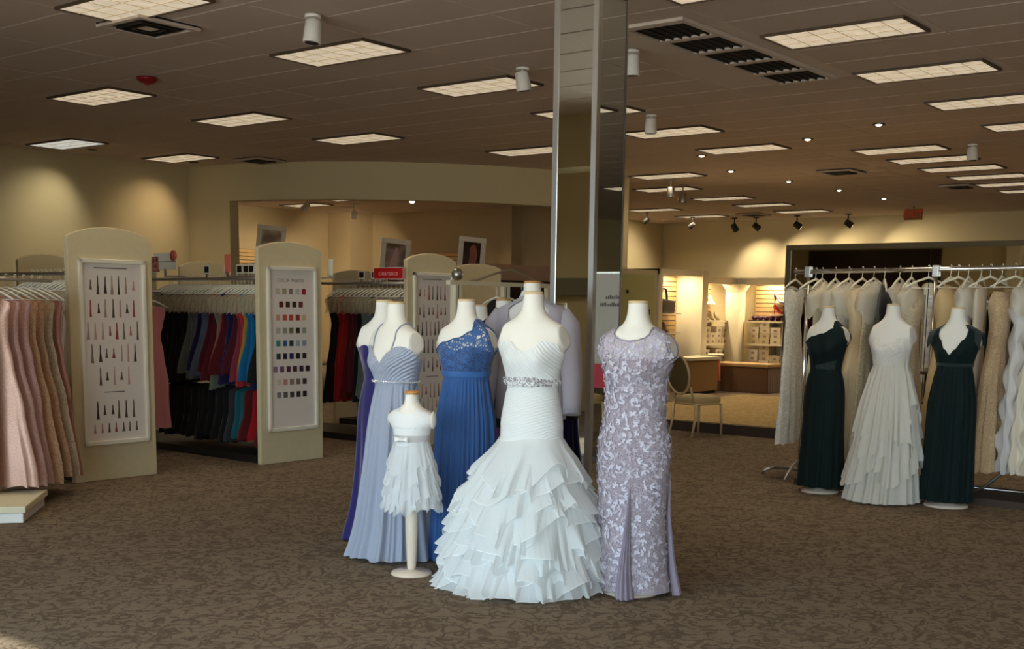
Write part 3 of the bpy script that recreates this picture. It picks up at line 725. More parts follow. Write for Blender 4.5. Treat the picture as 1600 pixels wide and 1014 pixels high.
bl = MB(); bl.grid(lambda u, v: F.pt(2*PI*u, 1.082+.042*v, .013+.003*math.sin(v*PI)), 90, 4); bl = bl.obj('belt', M5u, t)
b = MB(); r = random.Random(9)
for i in range(520):
    p = r.gauss(0, 42); p = max(-100, min(100, p)); th = math.radians(p-90); z = 1.103+r.uniform(-.022, .022)*(1-.5*abs(p)/100); q = r.choice([.0045,.006,.009])
    c = Vector(F.pt(th, z, .021)); b.add([c+Vector(v)*q for v in ((1,0,0),(-1,0,0),(0,1,0),(0,-1,0),(0,0,1),(0,0,-1))], [(0,2,4),(2,1,4),(1,3,4),(3,0,4),(2,0,5),(1,2,5),(3,1,5),(0,3,5)], r.randint(0, 1))
o = b.obj('rhinestones', [M_gem, mat('rhinestone_grey', S(182,178,180), .15, .5)], bl); o['kind'] = 'stuff'

# ---- 6 lavender floral lace sheath with tulle godets
C_lav = S(160,148,168)
F = Form(1.15, 0.0, .038, 1.12, .03); t = mannequin('mannequin in lavender grey floral lace gown with tulle inserts, right of the wedding gown', (5.23, 3.31), -82)
form_base(t, F)
M6 = lace('lavender_lace', S(172,160,170), S(140,128,140), 110, False, .5); M6t = fabric('lavender_tulle', S(168,156,172), trans=.3, alpha=.93)
M6a = mat('lavender_petal', S(198,193,206), .35, 0, .5); M6c = mat('lavender_petal_dim', S(180,170,182), .45); M6s = lace('lavender_illusion', S(188,176,190), S(178,166,182), 60, True, .4)
sk = Skirt(F, [(1.0,.152,.118,0,0),(.9,.172,.134,0,0),(.78,.196,.150,0,0),(.6,.190,.152,0,0),(.45,.182,.155,0,0),(.3,.188,.165,0,0),(.15,.200,.180,0,0),(0,.215,.195,.01,0)], 1.0, folds(25, [(5, 1), (8, .5)]), .010, 0, 1.5)
sc_ = sym([(0,1.328),(12,1.332),(24,1.343),(34,1.360),(42,1.375),(50,1.386),(58,1.391),(63,1.396),(66,1.35),(72,1.28),(84,1.24),(96,1.24),(108,1.28),(114,1.35),(117,1.396),(122,1.391),(140,1.37),(180,1.355)])
cloth(MB(), sk, 1.235, sc_, 220, 14, extra=.001).obj('illusion_yoke', M6s, t)
gw = cloth(MB(), sk, .03, lambda p: min(sc_(p), 1.245), 220, 90).obj('gown', M6, t)
b = MB(); b.tube([F.pt(-PI+2*PI*i/140, sc_(ph_of(-PI+2*PI*i/140)), .010) for i in range(140)], .004, 6, closed=True); b.obj('neckline_binding', M6, t)
bridge(F, (-1, 1), 1.358, 1.400, M6s, t)
b = MB(); r = random.Random(31); cen = []
def petal(b, th, z, ang, L, wd, mi, lift):
    p = Vector(sk.pt(th, z, .003)); e = .004; tu = (Vector(sk.pt(th+.02, z, .003))-p).normalized(); tv = (Vector(sk.pt(th, min(1.39, z+.01), .003))-p).normalized(); n = tu.cross(tv).normalized()
    if n.dot(Vector((p.x, p.y, 0))) < 0: n = -n
    d = tu*math.cos(ang)+tv*math.sin(ang); s = tv*math.cos(ang)-tu*math.sin(ang)
    prof = ((0,0),(.3,.75),(.65,1),(.9,.6),(1,0),(.9,-.6),(.65,-1),(.3,-.75))
    vs = []
    for u, w in prof:
        q = p+d*L*u+s*wd*w
        vs.append(q+n*(.0015+lift*u*(1-abs(w)*.35)))
    vs.append(p+d*L*.6+n*(lift*.35))
    b.add(vs, [(i, (i+1) % 8, 8) for i in range(8)], mi, True)
tries = 0
while len(cen) < 640 and tries < 30000:
    tries += 1; th = r.uniform(-PI-.25, .45) if r.random() < .85 else r.uniform(-PI, PI); z = r.uniform(.06, 1.37)
    if z > sc_(ph_of(th))-.03: continue
    p = Vector(sk.pt(th, z)); pp = ph_of(th)
    wgo = .5*max(0, .62-z)*16
    if z < .62 and abs(pp-16) < wgo+4: continue
    if any((p-c).length < .0245 for c in cen): continue
    cen.append(p); kind = r.random(); a0 = r.uniform(0, 6.28); mi = 0 if r.random() < .62 else 1
    if kind < .42:
        for k in range(4): petal(b, th, z, a0+k*2*PI/5, r.uniform(.016,.022), r.uniform(.0052,.0075), mi, .0028)
    elif kind < .8:
        for k in range(3): petal(b, th, z, a0+k*.75-.75, r.uniform(.020,.032), .0055, mi, .0026)
    else: petal(b, th, z, a0, r.uniform(.028,.042), .0068, mi, .003); petal(b, th, z, a0+2.6, .022, .0055, mi, .0026)
o = b.obj('lace_applique', [M6a, M6c], gw); o['kind'] = 'stuff'
def godet(pc, zt, w0, amp, n, lean):
    g = MB()
    def fn(u, v):
        z = zt*(1-v)+.012*v; hw = w0*v**1.15; th = math.radians(pc-90+lean*v)+(u-.5)*2*hw
        return sk.pt(th, z, .008+.045*math.sin(u*PI)*v+amp*v*math.cos(n*PI*u))
    g.grid(fn, 44, 24, wrap=False); return g.obj('tulle_insert', M6t, t)
godet(16, .62, .23, .010, 9, -3); godet(100, .66, .24, .010, 7, 0); godet(-98, .66, .2, .010, 7, 0)

# ---- 7 child mannequin, white tiered dress with sash
F = Form(.60, 0, .0, 1.1, .018)
class Kid(Form):
    """child torso: the adult table squeezed into z .62 - 1.015"""
    def pt(s, th, z, off=0.0):
        zz = .80+(z-.60)*(1.52-.80)/(1.010-.60); rx, ry = cr(BT, zz)
        k = .66; rx = rx*k+.008 if zz < 1.36 else rx*.66; ry = ry*.80
        if zz < 1.2: rx = rx*.55+.085*.45+.004; ry = ry*.5+.075*.5
        c = math.cos(th); st = .024*math.exp(-((zz-1.275)/.06)**2)*abs(c)**5
        return ((rx+off)*c+st*(1 if c > 0 else -1), (ry+off)*math.sin(th), z)
F = Kid(); t = mannequin('small child mannequin in white tiered dress with grey sash, on a round base', (4.76, 4.46), -74)
b = MB(); b.grid(lambda u, v: F.pt(2*PI*u, .60+.41*v), 48, 34); o = len(b.v); b.v.append((0,0,1.01))
for i in range(48): b.f.append((34*48+i, 34*48+(i+1) % 48, o)); b.m.append(0); b.s.append(False)
b.obj('torso', M_form, t)
c = MB(); c.lathe([(.036,0),(.040,.004),(.040,.014),(.032,.019),(.015,.020)], 26, (0,0,1.01)); c.obj('neck_cap', M_wood, t)
for sg in (-1, 1):
    x = F.pt(0 if sg > 0 else PI, .872)[0]; m = MB()
    m.grid(lambda u, v, sg=sg, x=x: (x-sg*.010+sg*.014*math.cos(v*PI/2), .034*math.sin(v*PI/2)*math.cos(2*PI*u), .872+.048*math.sin(v*PI/2)*math.sin(2*PI*u)), 20, 5); m.obj('arm_plate', M_form, t)
m = MB(); m.lathe([(.020,.02),(.026,.05),(.034,.22),(.037,.42),(.034,.60)], 20); m.obj('leg_post', M_formbase, t)
m = MB(); m.lathe([(.113,0),(.115,.006),(.110,.016),(.03,.026),(.022,.03)], 40); m.obj('base', M_formbase, t)
M7 = fabric('white_lace_bodice', S(240,240,238), trans=.1, weave=.6); M7c = fabric('white_chiffon', S(240,242,244), trans=.3); M7o = fabric('child_chiffon_layer', S(240,242,244), trans=.4, alpha=.75); M7s = fabric('grey_satin_sash', S(192,186,186), .35, .1)
sk = Skirt(F, [(.765,.094,.080,0,0),(.70,.105,.092,0,0),(.60,.122,.110,0,0),(.5,.135,.124,0,0),(.4,.142,.132,0,0),(.3,.146,.136,0,0)], .765, folds(28, [(13, 1), (21, .6)]), .012, .002, .8, .006, .03)
ks = sym([(0,.905),(25,.915),(42,.935),(60,.932),(74,.90),(86,.845),(96,.845),(110,.90),(125,.932),(180,.925)])
cloth(MB(), sk, .755, ks, 140, 22, extra=.002).obj('bodice', M7, t)
cloth(MB(), sk, .385, .77, 140, 16).obj('underskirt', M7c, t)
for k, (z, l) in enumerate(((.745,.14),(.655,.13),(.575,.13),(.50,.12))):
    ruffle(t, sk, z, l, 60+k, N=220, nv=6, n=11+2*k, amp=.009, flare=.018, casc=.015, mats=[M7o, M7o], name='flounce', lvar=.16)
sa = MB(); sa.grid(lambda u, v: F.pt(2*PI*u, .752+.036*v, .011+.002*math.sin(v*PI)), 60, 4); sa = sa.obj('sash', M7s, t)
b = MB()
for sg in (-1, 1):
    b.grid(lambda u, v, sg=sg: (-.012+sg*(.004+.038*math.sin(v*PI/2)), -.098-.012*math.sin(v*PI)-.004*math.cos(2*PI*u), .768+(.006+.014*v)*math.sin(2*PI*u)), 10, 6)
b.lathe([(.001,-.010),(.010,-.006),(.010,.006),(.001,.010)], 10, (-.012,-.106,.768))
b.obj('bow', fabric('white_satin', S(240,238,234), .4, .1), sa)

# ---- 8 grey suit jacket on a tall form behind the wedding gown, and a black one behind that
def jacket(label, pos, rz, col, lapel, dz, shirt=None, capcol=M_wood, collar=True):
    t = mannequin(label, pos, rz); F = Form(1.12, dz, .012, 1.16, .02)
    form_base(t, F, plates=False, capm=M_wood)
    mj = fabric(lapel, col, .85, .25, weave=.3)
    JT = [(.62,.225,.155),(.78,.222,.15),(.95,.205,.140),(1.08,.20,.136),(1.2,.210,.135),(1.30,.228,.122),(1.36,.222,.105),(1.385,.178,.09),(1.405,.120,.082),(1.422,.080,.072),(1.44,.070,.068)]
    def jp(th, z):
        rx, ry = cr(JT, z-dz); return Vector((rx*math.cos(th), ry*math.sin(th), z))
    b = MB()
    def body(u, v):
        th = math.radians(-90+9+342*u); z = .70+dz+(1.435-.70)*v
        # the opening widens to a V at the chest
        g = max(0, (z-dz-1.02)/.4); k = 9+30*g**1.1; th = math.radians(-90+k+(360-2*k)*u)
        p = jp(th, z); return (p.x, p.y, p.z)
    b.grid(body, 90, 44, wrap=False); b.obj('jacket_body', mj, t)
    for sg in (-1, 1):
        s = MB(); pts = [(sg*.182,.0,1.348+dz),(sg*.222,.005,1.27+dz),(sg*.245,.0,1.10+dz),(sg*.262,-.02,.95+dz),(sg*.272,-.055,.80+dz),(sg*.275,-.07,.735+dz)]
        s.tube(pts, [.052,.075,.070,.064,.056,.055], 18); s.obj('sleeve', mj, t)
        l = MB()
        lp = []
        for i in range(9):
            v = i/8; z = 1.03+dz+.385*v; g = max(0, (z-dz-1.02)/.4); k = 9+30*g**1.1
            wv = math.sin(min(1, v*1.25)*PI*.62)*26*(1 if v < .78 else 1-(v-.78)*1.2)
            for q in range(4):
                th = math.radians(-90+sg*(k+wv*q/3)); p = jp(th, z)*1.0; d = Vector((p.x, p.y, 0)).normalized(); lp.append(p+d*(.006+.006*math.sin(q/3*PI)))
        l.add(lp, [(i*4+q, i*4+q+1, i*4+q+5, i*4+q+4) for i in range(8) for q in range(3)], 0, True); l.obj('lapel', mj, t)
    c = MB(); c.grid(lambda u, v: tuple(jp(math.radians(-90+30+300*u), 1.40+dz+.045*v)*1.0+Vector((math.cos(math.radians(-60+300*u))*(.012-.006*v), math.sin(math.radians(-60+300*u))*(.012-.006*v), 0))), 40, 5, wrap=False); c.obj('collar', mj, t)
    if shirt:
        c = MB(); c.grid(lambda u, v: F.pt(2*PI*u, 1.395+dz+.075*v, .014-.004*v), 40, 5); c.obj('shirt_collar', shirt, t)
        c = MB(); c.grid(lambda u, v: F.pt(math.radians(-90-45+90*u), 1.02+dz+.38*v, .018), 20, 12, wrap=False); c.obj('shirt_front', shirt, t)
    return t
M_shirt = fabric('white_shirt', S(226,222,216), .7, .1)
jacket('tall suit form in light grey jacket with white collar, directly behind the wedding gown', (5.78, 4.42), -66, S(176,168,176), 'grey_wool', .115, M_shirt)
jacket('suit form in black jacket, barely visible behind the grey jacket', (6.13, 4.92), -100, S(22,19,20), 'black_wool', .01, None)

# ---- 9..11 the three forms before the bridal rack
C_grn = S(3,24,24)
M9 = fabric('hunter_green_chiffon', C_grn, .8, .04, ruche=None); M9l = lace('hunter_lace', S(8,36,36), S(3,18,20), 60, False, .5)
F = Form(1.0, -.005, .034); t = mannequin('mannequin in dark green one shoulder gown, left of the pair of green gowns', (9.24, 4.02), -92)
form_base(t, F, base_r=.155)
sk = Skirt(F, [(1.02,.128,.096,0,0),(.9,.158,.12,0,0),(.78,.170,.13,0,0),(.5,.170,.148,0,0),(.2,.182,.168,0,0),(0,.192,.18,0,0)], 1.02, folds(33, [(11, 1), (19, .5)]), .012, .001, 1)
cloth(MB(), sk, .055, os_, 220, 80, hemf=lambda th: .004*math.sin(9*th)).obj('gown', M9, t)
b = MB(); b.grid(lambda u, v: F.pt(math.radians(-90-20+75*u), 1.02+.075*v*(.4+.6*u), .0125), 26, 6, wrap=False); b.obj('lace_inset', M9l, t); bridge(F, (1,), 1.374, 1.416, M9, t)
F = Form(1.0, .02, .034); t = mannequin('mannequin in white strapless chiffon wedding gown with layered cascade skirt, between the green gowns', (9.13, 3.44), -90)
form_base(t, F)
C10 = S(232,226,214); M10 = fabric('soft_white_chiffon', C10, trans=.25); M10l = lace('soft_white_lace', S(236,230,220), S(226,219,207), 60, False, .5)
sk = Skirt(F, [(1.09,.134,.104,0,0),(1.0,.152,.122,0,0),(.8,.190,.165,0,0),(.5,.225,.21,0,0),(.2,.258,.25,-.01,0),(0,.288,.285,-.02,0)], 1.09, folds(37, [(19, 1), (31, .6)]), .020, .004, .8)
cloth(MB(), sk, .012, 1.10, 220, 34).obj('skirt', M10, t)
cloth(MB(), sk, 1.08, sym([(0,1.245),(10,1.255),(30,1.298),(48,1.288),(72,1.245),(95,1.215),(180,1.20)]), 200, 20, extra=.002).obj('bodice', M10l, t)
for k, (z, l, ti) in enumerate(((1.06,.52,.10),(.88,.52,.10),(.66,.46,.06))):
    ruffle(t, sk, z, l, 80+k, N=240, nv=9, n=13+3*k, amp=.016, flare=.034, casc=.06, mats=[M10, M10], name='skirt_layer', tilt=-ti, lvar=.3)
F = Form(1.0, .0, .034); t = mannequin('mannequin in dark green V neck gown with lace cap sleeves, rightmost of three', (9.24, 2.98), -94)
form_base(t, F, base_r=.165)
sk = Skirt(F, [(1.09,.132,.102,0,0),(.95,.156,.122,0,0),(.8,.178,.150,0,0),(.5,.182,.160,0,0),(.2,.190,.175,0,0),(0,.197,.186,0,0)], 1.09, folds(39, [(17, 1), (27, .6)]), .012, .003, .8)
vn = sym([(0,1.175),(14,1.215),(30,1.29),(44,1.355),(56,1.388),(74,1.402),(80,1.33),(86,1.22),(96,1.215),(104,1.33),(120,1.388),(140,1.38),(180,1.30)])
cloth(MB(), sk, .05, vn, 260, 80).obj('gown', M9, t)
b = MB(); b.grid(lambda u, v: F.pt(2*PI*u, 1.085+.026*v, .0125), 80, 3); b.obj('waistband', M9l, t)
for sg in (-1, 1):
    b = MB()
    def fn(u, v, sg=sg):
        a = math.radians(-62+124*u); x0 = .075+.122*v; d = 1-.32*v*abs(2*u-1)
        z = 1.398-.050*v-.13*v*abs(2*u-1)**1.6-.01*v*v
        return (sg*(x0+.012*math.cos(a)), math.sin(a)*(.060+.035*v)*d, z+.006)
    b.grid(fn, 26, 10, wrap=False); b.obj('cap_sleeve', M9l, t)

# ------------------------------------------------------------------ gondola racks with arched end panels
def arch_poly(w, h0, h1, n=16):
    return [(0,0),(w,0),(w,h0)]+[(w-w*i/n, h0+(h1-h0)*(1-(2*i/n-1)**2)**.8) for i in range(1, n)]+[(0,h0)]
PAL = [S(*c) for c in ((60,44,44),(122,60,58),(168,140,130),(96,84,78),(150,52,56),(192,150,140),(40,36,40),(124,112,96),(86,70,66),(178,120,112))]
M_pal = [mat('print_tone', c, .6) for c in PAL]
SW = [[(205,182,160),(168,150,120),(138,122,112),(196,184,172),(150,24,50)], [(92,26,22),(58,30,18),(66,34,18),(110,44,38)], [(206,150,120),(196,90,76),(180,70,62),(150,52,44),(212,186,140)],
      [(178,178,160),(150,150,132),(110,108,80),(46,40,24),(148,156,138)], [(60,140,128),(40,96,140),(40,60,66),(150,170,180),(140,150,170)], [(40,52,60),(24,26,60),(36,34,84),(30,30,40),(34,26,30)],
      [(140,112,140),(112,72,110),(80,40,60),(70,30,50),(52,34,60),(44,26,36)], [(216,196,180),(190,140,130),(150,120,104),(120,100,88),(66,48,42)], [(130,124,118),(96,92,90),(60,60,58),(40,38,38),(24,22,22)]]
def gondola(label, x, y, rz, w, L, poster, h0=2.0, h1=2.09, rails=True):
    """local x across the panel, local +y along the rails behind it"""
    t = thing('gondola_rack', label, 'clothes rack', (x, y, 0), math.radians(rz), 'arched end-panel racks')
    pnl = bev(MB().prism(arch_poly(w, h0, h1), 0, .055).obj('end_panel', M_panel, t), .006)
    if poster:
        f = MB(); x0, x1, z0, z1 = .085, w-.075, .30, 1.83
        for q in ((x0,x1,z1-.035,z1),(x0,x1,z0,z0+.035),(x0,x0+.03,z0,z1),(x1-.03,x1,z0,z1)): f.bx(q[0],q[1],-.028,.004,q[2],q[3])
        fo = bev(f.obj('poster_frame', M_frame, t), .004)
        MB().bx(x0+.028,x1-.028,-.008,.002,z0+.033,z1-.033).obj('poster', M_paper, fo)
        p = MB(); r = random.Random(int(x*10))
        if poster == 'figures':
            p.bx(w/2-.16, w/2+.14, -.0095, -.0075, 1.755, 1.763, 3); p.bx(w/2-.10, w/2+.09, -.0095, -.0075, .735, .742, 3); p.obj('printed_caption', M_pal, fo)
            for z, n in ((1.62,7),(1.43,7),(1.245,8),(1.06,7),(.87,5),(.59,6),(.44,7)):
                for i in range(n):
                    cx = w/2+(i-(n-1)/2)*.066+r.uniform(-.006,.006); k = r.randint(0, 9); hh = r.choice([.075,.07,.078,.04]) if n != 5 else (.075 if i % 2 == 0 else .035)
                    wv = r.uniform(.010,.016)
                    p = MB(); p.add([(cx-.004,-.009,z+hh),(cx+.004,-.009,z+hh),(cx+.006,-.009,z+hh*.6),(cx+.006,-.009,z+hh*.15),(cx+wv,-.009,z-hh),(cx-wv,-.009,z-hh),(cx-.006,-.009,z+hh*.15),(cx-.006,-.009,z+hh*.6)], [tuple(range(8))], k); p.obj('printed_figure', M_pal, fo)
            pass
        else:
            ms = []
            for j, row in enumerate(SW):
                z = 1.60-.12*j
                for i, c in enumerate(row):
                    cx = w/2-.01+(i-(len(row)-1)/2)*.078; p = MB(); p.bx(cx-.024, cx+.024, -.0100, -.0075, z-.027, z+.027); p.obj('color_swatch', mat('swatch', S(*c), .6), fo)
            text('lettering', 'COLOR PALETTE', .042, M_pal[7], fo, (w/2-.01, -.0095, 1.70), (PI/2, 0, 0), .0005)
    if rails:
        cx = w/2
        MB().tube([(cx,.05,1.72),(cx,L,1.72)], .016, 10).obj('top_rail', M_steel, t)
        MB().tube([(cx,.05,.80),(cx,L,.80)], .014, 10).obj('lower_rail', M_steel, t)
        MB().bx(.05,w-.05,.03,L,.0,.07).obj('base_deck', M_black, t)
        MB().bx(cx-.02,cx+.02,L-.04,L,.07,1.76).obj('upright', M_steel, t)
        MB().prism(arch_poly(w, h0-.06, h1-.06), L, L+.05).obj('back_panel', M_panel, t)
    return t
G1 = gondola('arched rack end panel nearest the left edge, with framed poster of small dress figures', 5.335, 8.77, -1, .775, 2.7, 'figures')
G2 = gondola('arched rack end panel with framed colour swatch poster, second from the left', 7.105, 8.56, -1, .755, 2.7, 'swatches', 1.985, 2.055)
G3 = gondola('arched rack end panel with dress figure poster, between the dusty blue and royal blue gowns', 9.03, 8.53, 0, .77, 2.7, 'figures', 1.95, 2.03)
G4 = gondola('plain arched rack end panel with a small hook, behind the ball-topped rail', 10.25, 8.9, 0, .78, 2.0, None, 1.92, 1.97)
h = MB(); h.tube([(.42,.0,1.74),(.42,-.06,1.74),(.42,-.075,1.76)], .012, 8); h.lathe([(.001,-.006),(.03,-.006),(.03,.006),(.001,.006)], 12, (.42,-.006,1.74)); h.obj('hook', M_black, G4)
for k, (x, w) in enumerate(((7.28, .66), (9.5, .78))):
    gondola('plain arched panel far behind the left-hand racks, %s' % ('left of the first poster panel' if k == 0 else 'right of the first poster panel'), x, 13.0, -4, w, 1.2, None, 1.94, 2.02, rails=False)

# ------------------------------------------------------------------ hanging gowns
def hanger_mesh(wd=.20):
    b = MB()
    b.tube([(0,.004,-.075),(0,.0,-.03),(0,0,-.012),(.012,0,.010),(.004,0,.020),(-.010,0,.016)], .0035, 6)
    b.tube([(-wd,0,-.165),(-wd*.55,0,-.118),(0,0,-.078),(wd*.55,0,-.118),(wd,0,-.165)], [.006,.009,.010,.009,.006], 6)
    b.tube([(-wd*.9,0,-.165),(wd*.9,0,-.165)], .004, 5)
    return b
HANG = hanger_mesh().mesh('hanger', M_hanger); HANGW = hanger_mesh(.22).mesh('hanger', mat('ivory_hanger', S(236,228,208), .35))
def gown_mesh(seed, L, hem=.24, hb=.05, sh=.185, waist=.125, strapless=False, nu=44, nv=24, fold=.3, lean=0.0, ruff=0):
    r = random.Random(seed); f = folds(seed, [(9, 1), (14, .6)], .4); a = r.uniform(0, 6)
    z0 = -.135 if not strapless else -.20
    def fn(u, v):
        th = 2*PI*u; c, s = math.cos(th), math.sin(th); zt = z0-(.045 if not strapless else .0)*abs(c)**1.5-(.05 if s < 0 and not strapless else 0)*math.exp(-(c/.4)**2)
        z = zt+(-L-zt)*v; d = -z
        w = lin([(.12,sh*.72),(.20,sh),(.30,sh*.86),(.45,waist),(.60,waist*1.2),(.95,waist+(hem-waist)*.6),(1.5,hem)], d) if L > 1 else lin([(.12,sh*.8),(.2,sh),(.38,waist),(L,hem)], d)
        b = lin([(.12,.018),(.3,hb*.8),(.5,hb*.62),(L,hb)], d)
        k = 1+fold*f(th)*sst(.35, L, d)
        if ruff: b *= 1+.35*math.sin(d*ruff+2*math.sin(2*th)); w *= 1+.06*math.sin(d*ruff+1.3*math.sin(3*th))
        x = w*c*(1+.10*f(th+1)*sst(.4, L, d))+.02*math.sin(d*3+a)*sst(.3, L, d); y = b*s*k+.008*math.sin(d*4+a*2)
        hz = .012*f(th*1+.5) if v == 1 else 0
        return (x, y+lean*d, z+hz)
    return MB().grid(fn, nu, nv)
def cover_mesh(seed, wd=.225, hh=.25, th=.046, rag=.02):
    r = random.Random(seed); a = [r.uniform(0, 6) for _ in range(4)]
    def fn(u, v):
        t = 2*PI*u; c, s = math.cos(t), math.sin(t); w = wd*(.25+.75*sst(0, .35, v)); z = -.085-hh*v-.05*abs(c)*(1-v)**2-rag*v*(math.sin(2*t+a[3])+.6*math.sin(5*t+a[1]))
        k = 1+.12*math.sin(7*t+a[0]+5*v)+.08*math.sin(11*t+a[1])
        return (w*c*(1+.05*math.sin(9*v+a[2])), th*(.3+.9*math.sin(min(1, v*1.4)*PI*.6))*s*k, z)
    return MB().grid(fn, 26, 8)
M_cover = fabric('clear_garment_cover', S(222,208,176), .25, 0, trans=.35, alpha=.42, weave=0, spec=.6)
M_veil = fabric('bridal_garment_cover', S(250,244,228), .35, 0, trans=.4, alpha=.62, weave=0, spec=.5)
VEIL = [cover_mesh(20+k, .235, .30, .075, .05).mesh('garment_cover', M_veil) for k in range(3)]
COV = [cover_mesh(k).mesh('garment_cover', M_cover) for k in range(3)]
DRESS_M = {}
def dm(key, col, kind='chiffon'):
    if key not in DRESS_M:
        DRESS_M[key] = sequin(key, col, tuple(c*.68 for c in col[:3])+(1,)) if kind == 'sequin' else lace(key, col, tuple(c*.75 for c in col[:3])+(1,), 60) if kind == 'lace' else fabric(key, col, trans=.12)
    return DRESS_M[key]
def hung(label, pos, rz, me, m, hanger=None, cover=None, group=None, name='hanging_dress', cat='dress', vary=False):
    t = thing(name, label, cat, pos, rz, group)
    o = link('dress', me, t)
    if vary: q = random.Random(label); o.scale = (q.uniform(.86, 1.12), q.uniform(.8, 1.15), q.uniform(.93, 1.05))
    o.material_slots[0].link = 'OBJECT'; o.material_slots[0].material = m
    if hanger: link('hanger', hanger, t)
    if cover: link('garment_cover', cover, t)
    return t
dummy = M_white
def bank(Ls, seed0, **kw): return [[gown_mesh(seed0+10*i+j, L, **kw).mesh('dress', dummy) for j in range(2)] for i, L in enumerate(Ls)]
SHORT = [gown_mesh(100+j, .98+.04*(j % 3), hem=.265, hb=.034, waist=.105, nu=36, nv=18).mesh('dress', dummy) for j in range(5)]
LONG = [gown_mesh(120+j, 1.28+.05*(j % 3), hem=.25, hb=.034, nu=36, nv=20).mesh('dress', dummy) for j in range(5)]
LOW = [gown_mesh(140+j, .64+.03*(j % 3), hem=.24, hb=.042, waist=.19, nu=30, nv=12).mesh('dress', dummy) for j in range(4)]
COL = {'black': (20,17,19), 'slate green': (104,112,106), 'dusty grey': (118,112,112), 'navy': (24,26,78), 'dusty blue': (94,102,124), 'steel blue': (78,92,112), 'burgundy': (92,20,36), 'sage': (142,146,126),
       'dusty rose': (166,104,98), 'wine red': (110,22,34), 'rose': (150,56,72), 'coral red': (196,48,54), 'mustard': (176,140,60), 'turquoise': (10,110,160), 'teal': (20,100,110), 'orange': (214,92,40), 'red': (178,14,22),
       'dark red': (100,12,16), 'grey green': (116,128,122), 'plum': (84,52,66), 'dark grey': (56,52,58), 'pink': (214,140,146), 'champagne': (190,160,128), 'nude': (196,164,140), 'taupe': (150,130,110), 'cobalt': (20,60,140)}
def gpt(G, lx, ly):
    a = G.rotation_euler.z; return (G.location.x+lx*math.cos(a)-ly*math.sin(a), G.location.y+lx*math.sin(a)+ly*math.cos(a))
def rack_on(G, w, seq, step, z, meshes, where, covers=True, y0=.12, hang=True):
    tot = {}; cnt = {}
    for c in seq: tot[c] = tot.get(c, 0)+1
    for k, c in enumerate(seq):
        cnt[c] = cnt.get(c, 0)+1; r = random.Random(k*7+len(seq)); x, y = gpt(G, w/2, y0+k*step)
        lb = 'the only %s dress on %s' % (c, where) if tot[c] == 1 else '%s %s dress from the panel on %s' % (ORD[cnt[c]-1], c, where)
        hung(lb, (x, y, z), G.rotation_euler.z+r.uniform(-.05,.05), meshes[(k*3+k//4) % len(meshes)], dm(c, S(*COL[c])), HANG if hang else None, COV[k % 3] if covers else None, 'dresses on '+where, vary=True)
seqA = ['orange','black','black','black','black','navy','turquoise','turquoise','mustard','coral red','rose','burgundy','navy','navy','wine red','dusty rose','sage','wine red','burgundy','dusty blue','dusty blue','navy','dusty grey','slate green','slate green','black','black','black','black','black','black','black','black']
rack_on(G2, .755, seqA, .056, 1.738, SHORT, 'the upper swatch-panel rail')
seqAl = ['cobalt','red','dark red','red','dark red','teal','teal','dark grey','black','black','black','black','black','black','black','black','black','black','black','black']  # mostly black: the shade below the upper row is put into these colours
rack_on(G2, .755, seqAl, .085, .815, LOW, 'the lower swatch-panel rail', False, hang=False)
seqB = ['black','black','dark grey','plum','black','dark grey','black','plum','plum','black','grey green','grey green','grey green','black','burgundy','dark red','red','red','black','black']
rack_on(G3, .77, seqB, .068, 1.738, LONG, 'the middle poster-panel rail')
seqC = ['burgundy','taupe','sage','nude','champagne','taupe','nude','nude','champagne','taupe','nude','champagne','taupe','nude','nude','champagne']
rack_on(G1, .775, seqC, .075, 1.738, LONG, 'the leftmost-panel rail')
hung('pale pink gown hanging lower at the right edge of the leftmost panel', (6.80, 9.85, 1.60), -.5, LONG[1], dm('pink', S(*COL['pink'])), HANG, None)
st = MB(); st.tube([(6.80, 9.6, 1.582),(6.72, 10.3, 1.582)], .014, 8); st.tube([(6.72,10.28,1.58),(6.72,10.28,0)], .014, 8); st.tube([(6.5,10.28,.015),(6.94,10.28,.015)], .014, 8)
tag(st.obj('side_arm', M_steel), 'slim steel stand with one arm holding the pale pink gown', 'clothes rack')
# size dividers on the rails and small rail signs
dv = MB(); dv.bx(-.002,.002,-.05,.05,.03,.12); dvm = dv.mesh('card', M_frame); dk = MB(); dk.bx(-.0035,.0035,-.034,.034,.045,.105); dkm = dk.mesh('black_square', M_black); dc = MB(); dc.bx(-.006,.006,-.012,.012,-.02,.035); dcm = dc.mesh('clip', M_steel)
def divider(G, w, ly, z, label):
    x, y = gpt(G, w/2, ly); t = thing('size_divider', label, 'size tag', (x, y, z), G.rotation_euler.z, 'size dividers on the dress rails'); link('card', dvm, t); link('black_square', dkm, t); link('clip', dcm, t)
for k, ly in enumerate((.15, .42, .58, .66, .76, .95, 1.28)): divider(G2, .755, ly, 1.738, 'black and white size divider on the swatch panel rail, %s from the panel' % ORD[k])
for k, ly in enumerate((.22, .52, .78, .86, 1.06)): divider(G3, .77, ly, 1.738, 'small black size divider on the middle rail, %s from the middle panel' % ORD[k])
divider(G1, .775, .38, 1.738, 'black size divider on the rail left of the leftmost panel')
def card(label, x, y, z, w, h, ms, rz=0, cat='sign', marks=None, name='rail_sign', zst=None):
    """small sign standing on a rail: its face looks along local -x"""
    t = thing(name, label, cat, (x, y, z), rz)
    MB().bx(-.004,.004,-w/2,w/2,.0,h).obj('board', ms[0], t)
    MB().bx(-.006,.006,-.012,.012,zst if zst is not None else -.09,.01).obj('clip', M_steel, t)
    if marks: marks(t)
    return t
